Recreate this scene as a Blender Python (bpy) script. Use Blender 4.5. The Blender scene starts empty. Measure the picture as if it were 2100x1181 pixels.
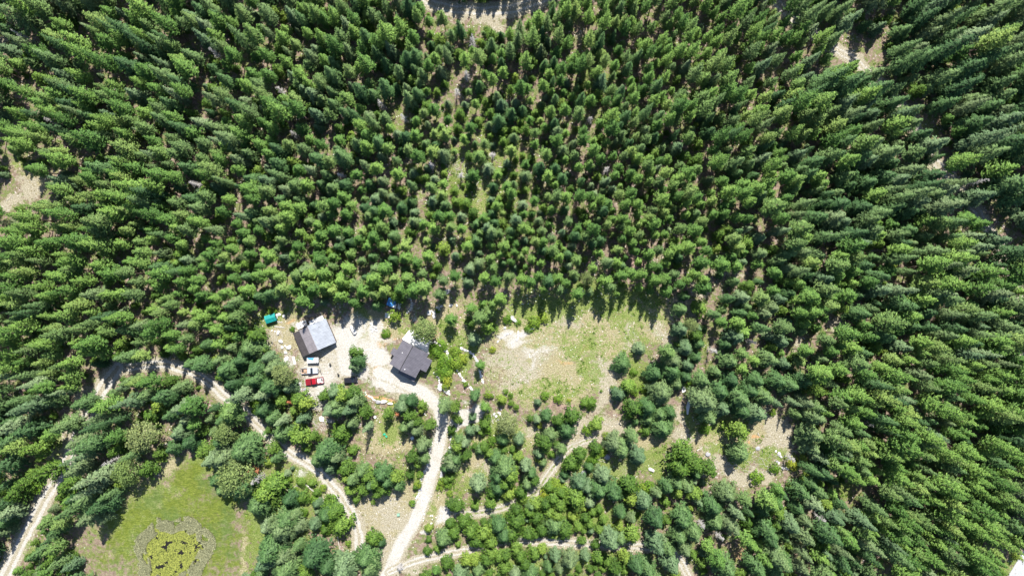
import bpy, bmesh, math, random
import numpy as np
from mathutils import Vector, Matrix

# ------------------------------------------------------------------ camera, world, sun, exposure
W_PX, H_PX = 2100.0, 1181.0
CX, CY = W_PX/2, H_PX/2
S = 6.3            # photo pixels per metre on the ground
HC = 225.0         # camera height above the ground
SUN_EL, SUN_AZ = 55.0, 11.0
scene = bpy.context.scene
COL = scene.collection
cam_d = bpy.data.cameras.new("camera")
cam = bpy.data.objects.new("camera", cam_d)
COL.objects.link(cam)
cam.location = (0, 0, HC)
cam.rotation_euler = (0, 0, 0)
cam_d.sensor_width = 36.0
cam_d.lens = 36.0*S*HC/W_PX
cam_d.clip_end = 12000
scene.camera = cam

world = bpy.data.worlds.new("World")
scene.world = world
world.use_nodes = True
wn, wl = world.node_tree.nodes, world.node_tree.links
sky = wn.new('ShaderNodeTexSky')
sky.sky_type = 'NISHITA'
sky.sun_disc = False
sky.sun_elevation = math.radians(SUN_EL)
sky.sun_rotation = math.radians(SUN_AZ)
sky.altitude = 900
bg = wn['Background']
bg.inputs['Strength'].default_value = 0.10
wl.new(sky.outputs['Color'], bg.inputs['Color'])
sd = bpy.data.lights.new("sun", 'SUN')
sd.energy = 4.9
sd.angle = math.radians(0.5)
sd.color = (1.0, 0.955, 0.88)
sun = bpy.data.objects.new("sun", sd)
COL.objects.link(sun)
el, az = math.radians(SUN_EL), math.radians(SUN_AZ)
sdir = Vector((math.sin(az)*math.cos(el), math.cos(az)*math.cos(el), math.sin(el)))
sun.rotation_euler = (-sdir).to_track_quat('-Z', 'Y').to_euler()
sun.location = sdir*400
scene.view_settings.view_transform = 'Standard'
scene.view_settings.look = 'None'
scene.view_settings.exposure = 0.85
scene.view_settings.gamma = 1.0
try:
    scene.cycles.max_bounces = 6
    scene.cycles.diffuse_bounces = 3
    scene.cycles.transmission_bounces = 3
    scene.cycles.use_denoising = True
except Exception:
    pass

rng = random.Random(7)
nrg = np.random.RandomState(11)

def P(px, py, z=0.0):
    k = (HC - z)/HC/S
    return ((px-CX)*k, (CY-py)*k)
def V(px, py, z=0.0):
    x, y = P(px, py, z)
    return Vector((x, y, z))

# ------------------------------------------------------------------ object helpers
def tag(o, label=None, cat=None, group=None, kind=None):
    if label: o['label'] = label
    if cat: o['category'] = cat
    if group: o['group'] = group
    if kind: o['kind'] = kind
    return o
def empty(name, loc, rz=0.0, label=None, cat=None, group=None):
    o = bpy.data.objects.new(name, None)
    o.empty_display_size = 0.5
    o.location = loc
    o.rotation_euler = (0, 0, rz)
    COL.objects.link(o)
    return tag(o, label, cat, group)
def mesh_np(name, verts, faces, mat, smooth=False):
    """faces: (n,3|4) int array or list of lists"""
    me = bpy.data.meshes.new(name)
    if isinstance(faces, np.ndarray):
        verts = np.asarray(verts, dtype=np.float32)
        n, k = faces.shape
        me.vertices.add(len(verts)); me.vertices.foreach_set('co', verts.ravel())
        me.loops.add(n*k); me.loops.foreach_set('vertex_index', faces.astype(np.int32).ravel())
        me.polygons.add(n)
        me.polygons.foreach_set('loop_start', np.arange(0, n*k, k, dtype=np.int32))
        me.update(calc_edges=True)
    else:
        me.from_pydata([tuple(v) for v in verts], [], faces)
    if smooth:
        me.polygons.foreach_set('use_smooth', [True]*len(me.polygons))
    if mat: me.materials.append(mat)
    return me
def link(name, me, parent=None, loc=(0, 0, 0)):
    o = bpy.data.objects.new(name, me)
    o.location = loc
    COL.objects.link(o)
    if parent: o.parent = parent
    return o
class MB:
    """collects shapes into one mesh"""
    def __init__(s): s.bm = bmesh.new()
    def box(s, x0, x1, y0, y1, z0, z1, bev=0.0, rot=0.0, piv=None):
        r = bmesh.ops.create_cube(s.bm, size=1.0)
        vs = r['verts']
        bmesh.ops.scale(s.bm, vec=(x1-x0, y1-y0, z1-z0), verts=vs)
        bmesh.ops.translate(s.bm, vec=((x0+x1)/2, (y0+y1)/2, (z0+z1)/2), verts=vs)
        if rot:
            bmesh.ops.rotate(s.bm, cent=piv or ((x0+x1)/2, (y0+y1)/2, 0), matrix=Matrix.Rotation(rot, 3, 'Z'), verts=vs)
        if bev:
            es = list({e for v in vs for e in v.link_edges})
            bmesh.ops.bevel(s.bm, geom=es, offset=bev, segments=2, affect='EDGES', profile=0.6)
        return s
    def cone(s, p, q, r0, r1, n=8):
        p, q = Vector(p), Vector(q)
        d = q-p
        r = bmesh.ops.create_cone(s.bm, cap_ends=True, segments=n, radius1=r0, radius2=max(r1, 1e-3), depth=d.length)
        m = Matrix.Translation((p+q)/2) @ d.to_track_quat('Z', 'Y').to_matrix().to_4x4()
        bmesh.ops.transform(s.bm, matrix=m, verts=r['verts'])
        return s
    def poly(s, pts, th):
        """flat (or planar, tilted) outline with thickness th downward"""
        top = [s.bm.verts.new(p) for p in pts]
        bot = [s.bm.verts.new((p[0], p[1], p[2]-th)) for p in pts]
        s.bm.faces.new(top); s.bm.faces.new(bot[::-1])
        n = len(pts)
        for i in range(n):
            s.bm.faces.new((top[i], bot[i], bot[(i+1) % n], top[(i+1) % n]))
        return s
    def side(s, prof, y0, y1, bev=0.0):
        """profile in x,z extruded along y"""
        a = [s.bm.verts.new((x, y0, z)) for x, z in prof]
        b = [s.bm.verts.new((x, y1, z)) for x, z in prof]
        f = [s.bm.faces.new(a), s.bm.faces.new(b[::-1])]
        n = len(prof)
        for i in range(n):
            s.bm.faces.new((a[(i+1) % n], a[i], b[i], b[(i+1) % n]))
        if bev:
            es = list({e for v in a+b for e in v.link_edges})
            bmesh.ops.bevel(s.bm, geom=es, offset=bev, segments=2, affect='EDGES', profile=0.6)
        return s
    def build(s, name, mat, parent=None, loc=(0, 0, 0)):
        bmesh.ops.recalc_face_normals(s.bm, faces=s.bm.faces)
        me = bpy.data.meshes.new(name)
        s.bm.to_mesh(me); s.bm.free()
        me.materials.append(mat)
        return link(name, me, parent, loc)

# ------------------------------------------------------------------ materials
def newmat(name):
    m = bpy.data.materials.new(name); m.use_nodes = True
    nt = m.node_tree
    return m, nt, nt.nodes, nt.links, nt.nodes['Principled BSDF']
def N(nt, t, **kw):
    n = nt.nodes.new(t)
    for k, v in kw.items():
        setattr(n, k, v)
    return n
def noise(nt, vec, scale, detail=3, rough=0.6, dist=0.0):
    n = N(nt, 'ShaderNodeTexNoise')
    n.inputs['Scale'].default_value = scale
    n.inputs['Detail'].default_value = detail
    n.inputs['Roughness'].default_value = rough
    n.inputs['Distortion'].default_value = dist
    nt.links.new(vec, n.inputs['Vector'])
    return n.outputs['Fac']
def math_(nt, op, a, b=None, c=None, clamp=False):
    n = N(nt, 'ShaderNodeMath', operation=op); n.use_clamp = clamp
    for i, v in enumerate((a, b, c)):
        if v is None: continue
        if hasattr(v, 'is_linked') or hasattr(v, 'node'): nt.links.new(v, n.inputs[i])
        else: n.inputs[i].default_value = v
    return n.outputs[0]
def sstep(nt, v, lo, hi):
    n = N(nt, 'ShaderNodeMapRange', interpolation_type='SMOOTHSTEP')
    nt.links.new(v, n.inputs['Value'])
    n.inputs['From Min'].default_value = lo; n.inputs['From Max'].default_value = hi
    return n.outputs['Result']
def mixc(nt, f, a, b):
    n = N(nt, 'ShaderNodeMix', data_type='RGBA')
    for s_, v in ((n.inputs[0], f), (n.inputs[6], a), (n.inputs[7], b)):
        if hasattr(v, 'node'): nt.links.new(v, s_)
        elif isinstance(v, (int, float)): s_.default_value = v
        else: s_.default_value = (*v, 1)
    return n.outputs[2]
def ramp(nt, f, stops, interp='LINEAR'):
    n = N(nt, 'ShaderNodeValToRGB'); r = n.color_ramp; r.interpolation = interp
    while len(r.elements) < len(stops): r.elements.new(0.5)
    for e, (p, c) in zip(r.elements, stops):
        e.position = p; e.color = (*c, 1)
    nt.links.new(f, n.inputs['Fac'])
    return n.outputs['Color']
def coords(nt, kind='Object'):
    return N(nt, 'ShaderNodeTexCoord').outputs[kind]

def simple(name, col, rough=0.7, metal=0.0, var=0.15, scale=6.0, spec=None, bump=0.0):
    m, nt, ns, ls, b = newmat(name)
    f = noise(nt, coords(nt), scale, 4)
    c = mixc(nt, f, tuple(x*(1-var) for x in col), tuple(min(1, x*(1+var)) for x in col))
    ls.new(c, b.inputs['Base Color'])
    b.inputs['Roughness'].default_value = rough; b.inputs['Metallic'].default_value = metal
    if spec is not None: b.inputs['Specular IOR Level'].default_value = spec
    if bump:
        bn = N(nt, 'ShaderNodeBump'); bn.inputs['Strength'].default_value = bump; bn.inputs['Distance'].default_value = 0.1
        ls.new(noise(nt, coords(nt), scale*3, 4), bn.inputs['Height']); ls.new(bn.outputs[0], b.inputs['Normal'])
    return m

def foliage(name, stops, island=0.35, transl=0.30, rough=0.6, puff=0.0):
    """leaf material: hue by tree (object random), brightness by leaf clump (island random)"""
    m, nt, ns, ls, b = newmat(name)
    oi = N(nt, 'ShaderNodeObjectInfo')
    c = ramp(nt, oi.outputs['Random'], stops)
    ge = N(nt, 'ShaderNodeNewGeometry')
    hs = N(nt, 'ShaderNodeHueSaturation')
    ls.new(c, hs.inputs['Color'])
    v = N(nt, 'ShaderNodeMapRange'); ls.new(ge.outputs['Random Per Island'], v.inputs['Value'])
    v.inputs['To Min'].default_value = 1-island; v.inputs['To Max'].default_value = 1+island
    ls.new(v.outputs[0], hs.inputs['Value'])
    h = N(nt, 'ShaderNodeMapRange'); ls.new(ge.outputs['Random Per Island'], h.inputs['Value'])
    h.inputs['To Min'].default_value = 0.515; h.inputs['To Max'].default_value = 0.485
    ls.new(h.outputs[0], hs.inputs['Hue'])
    out = ns['Material Output']
    ls.new(hs.outputs[0], b.inputs['Base Color'])
    if puff:
        # leaf sprays turn outwards from the crown: their shading normal leans the same way
        at = N(nt, 'ShaderNodeAttribute', attribute_name='outward')
        vt = N(nt, 'ShaderNodeVectorTransform', vector_type='VECTOR', convert_from='OBJECT', convert_to='WORLD'); ls.new(at.outputs['Vector'], vt.inputs[0])
        v1 = N(nt, 'ShaderNodeVectorMath', operation='NORMALIZE'); ls.new(vt.outputs[0], v1.inputs[0])
        v2 = N(nt, 'ShaderNodeVectorMath', operation='SCALE'); ls.new(v1.outputs[0], v2.inputs[0]); v2.inputs['Scale'].default_value = puff
        v3 = N(nt, 'ShaderNodeVectorMath', operation='ADD'); ls.new(v2.outputs[0], v3.inputs[0]); ls.new(ge.outputs['Normal'], v3.inputs[1])
        v4 = N(nt, 'ShaderNodeVectorMath', operation='NORMALIZE'); ls.new(v3.outputs[0], v4.inputs[0])
        ls.new(v4.outputs[0], b.inputs['Normal'])
    b.inputs['Roughness'].default_value = rough
    b.inputs['Specular IOR Level'].default_value = 0.18
    t = N(nt, 'ShaderNodeBsdfTranslucent')
    hs2 = N(nt, 'ShaderNodeHueSaturation'); hs2.inputs['Hue'].default_value = 0.49; hs2.inputs['Value'].default_value = 1.1
    ls.new(hs.outputs[0], hs2.inputs['Color']); ls.new(hs2.outputs[0], t.inputs['Color'])
    mx = N(nt, 'ShaderNodeMixShader'); mx.inputs[0].default_value = transl
    ls.new(b.outputs[0], mx.inputs[1]); ls.new(t.outputs[0], mx.inputs[2]); ls.new(mx.outputs[0], out.inputs['Surface'])
    return m

M = {}
M['pine'] = foliage('pine_needles', [(0, (0.073, 0.168, 0.036)), (0.25, (0.118, 0.24, 0.050)), (0.6, (0.180, 0.315, 0.064)), (0.85, (0.115, 0.195, 0.068)), (1, (0.225, 0.34, 0.080))], 0.5, 0.18, puff=1.3)
M['spruce'] = foliage('spruce_needles', [(0, (0.043, 0.102, 0.035)), (0.4, (0.072, 0.150, 0.047)), (0.75, (0.12, 0.20, 0.067)), (1, (0.125, 0.18, 0.078))], 0.55, 0.12, puff=1.2)
M['blue'] = foliage('blue_spruce_needles', [(0, (0.080, 0.145, 0.066)), (0.5, (0.118, 0.19, 0.085)), (1, (0.17, 0.24, 0.115))], 0.5, 0.1, puff=1.2)
M['fir'] = foliage('fir_needles', [(0, (0.060, 0.130, 0.020)), (0.45, (0.095, 0.185, 0.028)), (0.85, (0.14, 0.24, 0.040)), (1, (0.20, 0.29, 0.045))], 0.55, 0.16, puff=1.3)
M['broad'] = foliage('broadleaf_leaves', [(0, (0.13, 0.20, 0.055)), (0.5, (0.17, 0.22, 0.075)), (1, (0.20, 0.24, 0.095))], 0.55, 0.2, puff=1.1)
M['bright'] = foliage('bright_shrub_leaves', [(0, (0.09, 0.19, 0.02)), (0.5, (0.13, 0.245, 0.028)), (0.85, (0.20, 0.29, 0.035)), (1, (0.29, 0.34, 0.04))], 0.55, 0.25, puff=1.1)
M['rust'] = foliage('rust_needles', [(0, (0.45, 0.18, 0.08)), (1, (0.36, 0.17, 0.09))], 0.3, 0.1, puff=1.0)
M['cover'] = foliage('undergrowth_leaves', [(0, (0.14, 0.23, 0.04)), (1, (0.14, 0.23, 0.04))], 0.6, 0.3)
M['straw'] = foliage('dry_grass_blades', [(0, (0.42, 0.36, 0.20)), (1, (0.42, 0.36, 0.2))], 0.35, 0.2)
M['reed'] = foliage('reed_blades', [(0, (0.34, 0.35, 0.21)), (1, (0.34, 0.35, 0.21))], 0.45, 0.2)
M['bark'] = simple('bark', (0.16, 0.12, 0.095), 0.9, 0, 0.35, 3)
M['grey_wood'] = simple('weathered_wood', (0.42, 0.40, 0.38), 0.85, 0, 0.3, 3)
M['log'] = simple('bleached_log', (0.50, 0.47, 0.42), 0.85, 0, 0.25, 4)
M['rock'] = simple('pale_rock', (0.62, 0.60, 0.57), 0.85, 0, 0.3, 1.3, bump=0.5)
M['rock_grey'] = simple('grey_rock', (0.33, 0.33, 0.35), 0.85, 0, 0.3, 1.3, bump=0.5)
M['white'] = simple('white_paint', (0.80, 0.80, 0.79), 0.5, 0, 0.05)
M['offwhite'] = simple('white_sheeting', (0.78, 0.77, 0.74), 0.6, 0, 0.08, 1)
M['concrete'] = simple('concrete', (0.72, 0.70, 0.66), 0.85, 0, 0.12, 1)
M['black'] = simple('black_plastic', (0.02, 0.02, 0.022), 0.5, 0, 0.2)
M['rubber'] = simple('tyre_rubber', (0.018, 0.018, 0.018), 0.85)
M['glass'] = simple('dark_glass', (0.015, 0.02, 0.025), 0.06, 0, 0.1, spec=0.8)
M['chrome'] = simple('metal_trim', (0.55, 0.56, 0.58), 0.3, 0.9, 0.1)
M['red'] = simple('red_paint', (0.34, 0.008, 0.018), 0.25, 0.0, 0.15, 0.8)
M['darkred'] = simple('dark_red_paint', (0.20, 0.012, 0.02), 0.3, 0.0, 0.2, 0.8)
M['silver'] = simple('silver_paint', (0.50, 0.53, 0.57), 0.3, 0.2, 0.05)
M['suv'] = simple('black_paint', (0.02, 0.02, 0.026), 0.22, 0.1, 0.1)
M['wood'] = simple('tan_wood', (0.38, 0.25, 0.17), 0.8, 0, 0.3, 4)
M['wallwood'] = simple('stained_siding', (0.12, 0.08, 0.055), 0.8, 0, 0.25, 4)
M['wallgrey'] = simple('painted_siding', (0.34, 0.33, 0.30), 0.8, 0, 0.1, 4)
M['tealwall'] = simple('green_siding', (0.03, 0.12, 0.10), 0.7)
M['bluetarp'] = simple('blue_tarp', (0.06, 0.28, 0.66), 0.5, 0, 0.2, 2)
M['greenplastic'] = simple('green_plastic', (0.04, 0.42, 0.25), 0.4)
M['utility'] = simple('utility_green', (0.22, 0.38, 0.28), 0.5)
M['lamp'] = simple('lamp_glass', (0.75, 0.75, 0.72), 0.15)
M['glasstop'] = simple('frosted_tabletop', (0.42, 0.52, 0.62), 0.2, 0, 0.3, 2)

def ribbed(name, col, pitch, rough, metal=0.0, axis='Y', var=0.22, depth=0.6, line=0.72):
    """metal roofing: ribs every `pitch` metres, running down the slope, slight weathering"""
    m, nt, ns, ls, b = newmat(name)
    oc = coords(nt)
    sp = N(nt, 'ShaderNodeSeparateXYZ'); ls.new(oc, sp.inputs[0])
    w = math_(nt, 'FRACT', math_(nt, 'DIVIDE', sp.outputs[axis], pitch))
    rib = sstep(nt, math_(nt, 'ABSOLUTE', math_(nt, 'SUBTRACT', w, 0.5)), 0.30, 0.46)
    f = noise(nt, oc, 0.7, 4)
    mp = N(nt, 'ShaderNodeMapping'); ls.new(oc, mp.inputs[0]); mp.inputs['Scale'].default_value = (0.35, 3.0, 1)
    f = math_(nt, 'ADD', math_(nt, 'MULTIPLY', f, 0.5), math_(nt, 'MULTIPLY', noise(nt, mp.outputs[0], 1.0, 5, 0.7), 0.5))
    f = sstep(nt, f, 0.32, 0.68)
    c = mixc(nt, f, tuple(x*(1-var) for x in col), tuple(x*(1+var) for x in col))
    c = mixc(nt, math_(nt, 'MULTIPLY', rib, 1-line), c, (0.02, 0.02, 0.02))
    ls.new(c, b.inputs['Base Color'])
    b.inputs['Roughness'].default_value = rough; b.inputs['Metallic'].default_value = metal
    bn = N(nt, 'ShaderNodeBump'); bn.inputs['Strength'].default_value = depth; bn.inputs['Distance'].default_value = 0.05
    ls.new(rib, bn.inputs['Height']); ls.new(bn.outputs[0], b.inputs['Normal'])
    return m
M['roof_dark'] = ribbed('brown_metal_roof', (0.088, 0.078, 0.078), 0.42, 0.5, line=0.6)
M['roof_mid'] = ribbed('mid_brown_roof', (0.235, 0.215, 0.225), 0.42, 0.5, line=0.75)  # paler brown than the lower strip; also on the ridge cap
M['roof_silver'] = ribbed('galvanised_roof', (0.26, 0.285, 0.33), 0.42, 0.45, 0.15, line=0.7)
M['roof_char'] = ribbed('charcoal_metal_roof', (0.13, 0.122, 0.142), 0.45, 0.45, line=0.6)
M['roof_teal'] = ribbed('teal_metal_roof', (0.01, 0.29, 0.27), 0.3, 0.45, line=0.8)

# ------------------------------------------------------------------ ground masks
def vnoise(x, y, cell, seed):
    r = np.random.RandomState(seed)
    T = r.rand(256, 256)
    u, v = x/cell+100.3, y/cell+90.7
    i, j = np.floor(u).astype(int), np.floor(v).astype(int)
    a, b_ = u-i, v-j
    a = a*a*(3-2*a); b_ = b_*b_*(3-2*b_)
    g = lambda p, q: T[p % 256, q % 256]
    return (g(i, j)*(1-a)+g(i+1, j)*a)*(1-b_)+(g(i, j+1)*(1-a)+g(i+1, j+1)*a)*b_

# roads as photo-pixel polylines: (name, label, width px, points, gravel strength, rut strength)
ROADS = [
 ('driveway', 26, 1.0, [(783, 1200), (798, 1168), (815, 1130), (848, 1068), (868, 1022), (888, 960), (903, 900), (908, 862), (900, 832), (868, 802), (822, 782), (775, 760)]),
 ('forest_track', 24, 0.8, [(735, 1130), (737, 1095), (724, 1052), (694, 1008), (655, 970), (612, 938), (572, 912), (530, 872), (500, 845), (460, 812), (425, 782), (395, 762), (345, 748), (290, 747), (240, 755)]),
 ('forest_track', 30, 0.8, [(245, 752), (215, 790), (192, 832), (168, 870), (150, 915), (130, 958), (102, 1008), (72, 1058), (42, 1112), (10, 1180), (-15, 1230)]),
 ('dirt_road', 18, 0.72, [(800, 1172), (850, 1152), (905, 1138), (960, 1127), (1010, 1114), (1060, 1106), (1120, 1109), (1190, 1115), (1250, 1120), (1330, 1120), (1368, 1120), (1392, 1145), (1418, 1190)]),
 ('meadow_track', 17, 0.6, [(935, 1056), (985, 1050), (1030, 1044), (1065, 1032), (1100, 1008), (1122, 975), (1145, 942), (1175, 915), (1212, 898)]),
 ('forest_road', 26, 0.62, [(860, -12), (885, 8), (930, 20), (990, 24), (1050, 20), (1110, 2), (1140, -12)]),
 ('forest_road', 22, 0.62, [(1570, -25), (1612, 25), (1655, 58), (1700, 92), (1745, 120), (1785, 150), (1822, 190), (1856, 230), (1882, 275), (1905, 318), (1935, 350), (1972, 390), (2010, 440), (2045, 500), (2075, 560), (2092, 620), (2098, 690), (2110, 760)]),
]
def seg_dist(X, Y, pts):
    d = np.full(X.shape, 1e9); 
    for (x0, y0), (x1, y1) in zip(pts[:-1], pts[1:]):
        dx, dy = x1-x0, y1-y0
        t = np.clip(((X-x0)*dx+(Y-y0)*dy)/(dx*dx+dy*dy), 0, 1)
        d = np.minimum(d, np.hypot(X-x0-t*dx, Y-y0-t*dy))
    return d
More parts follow.
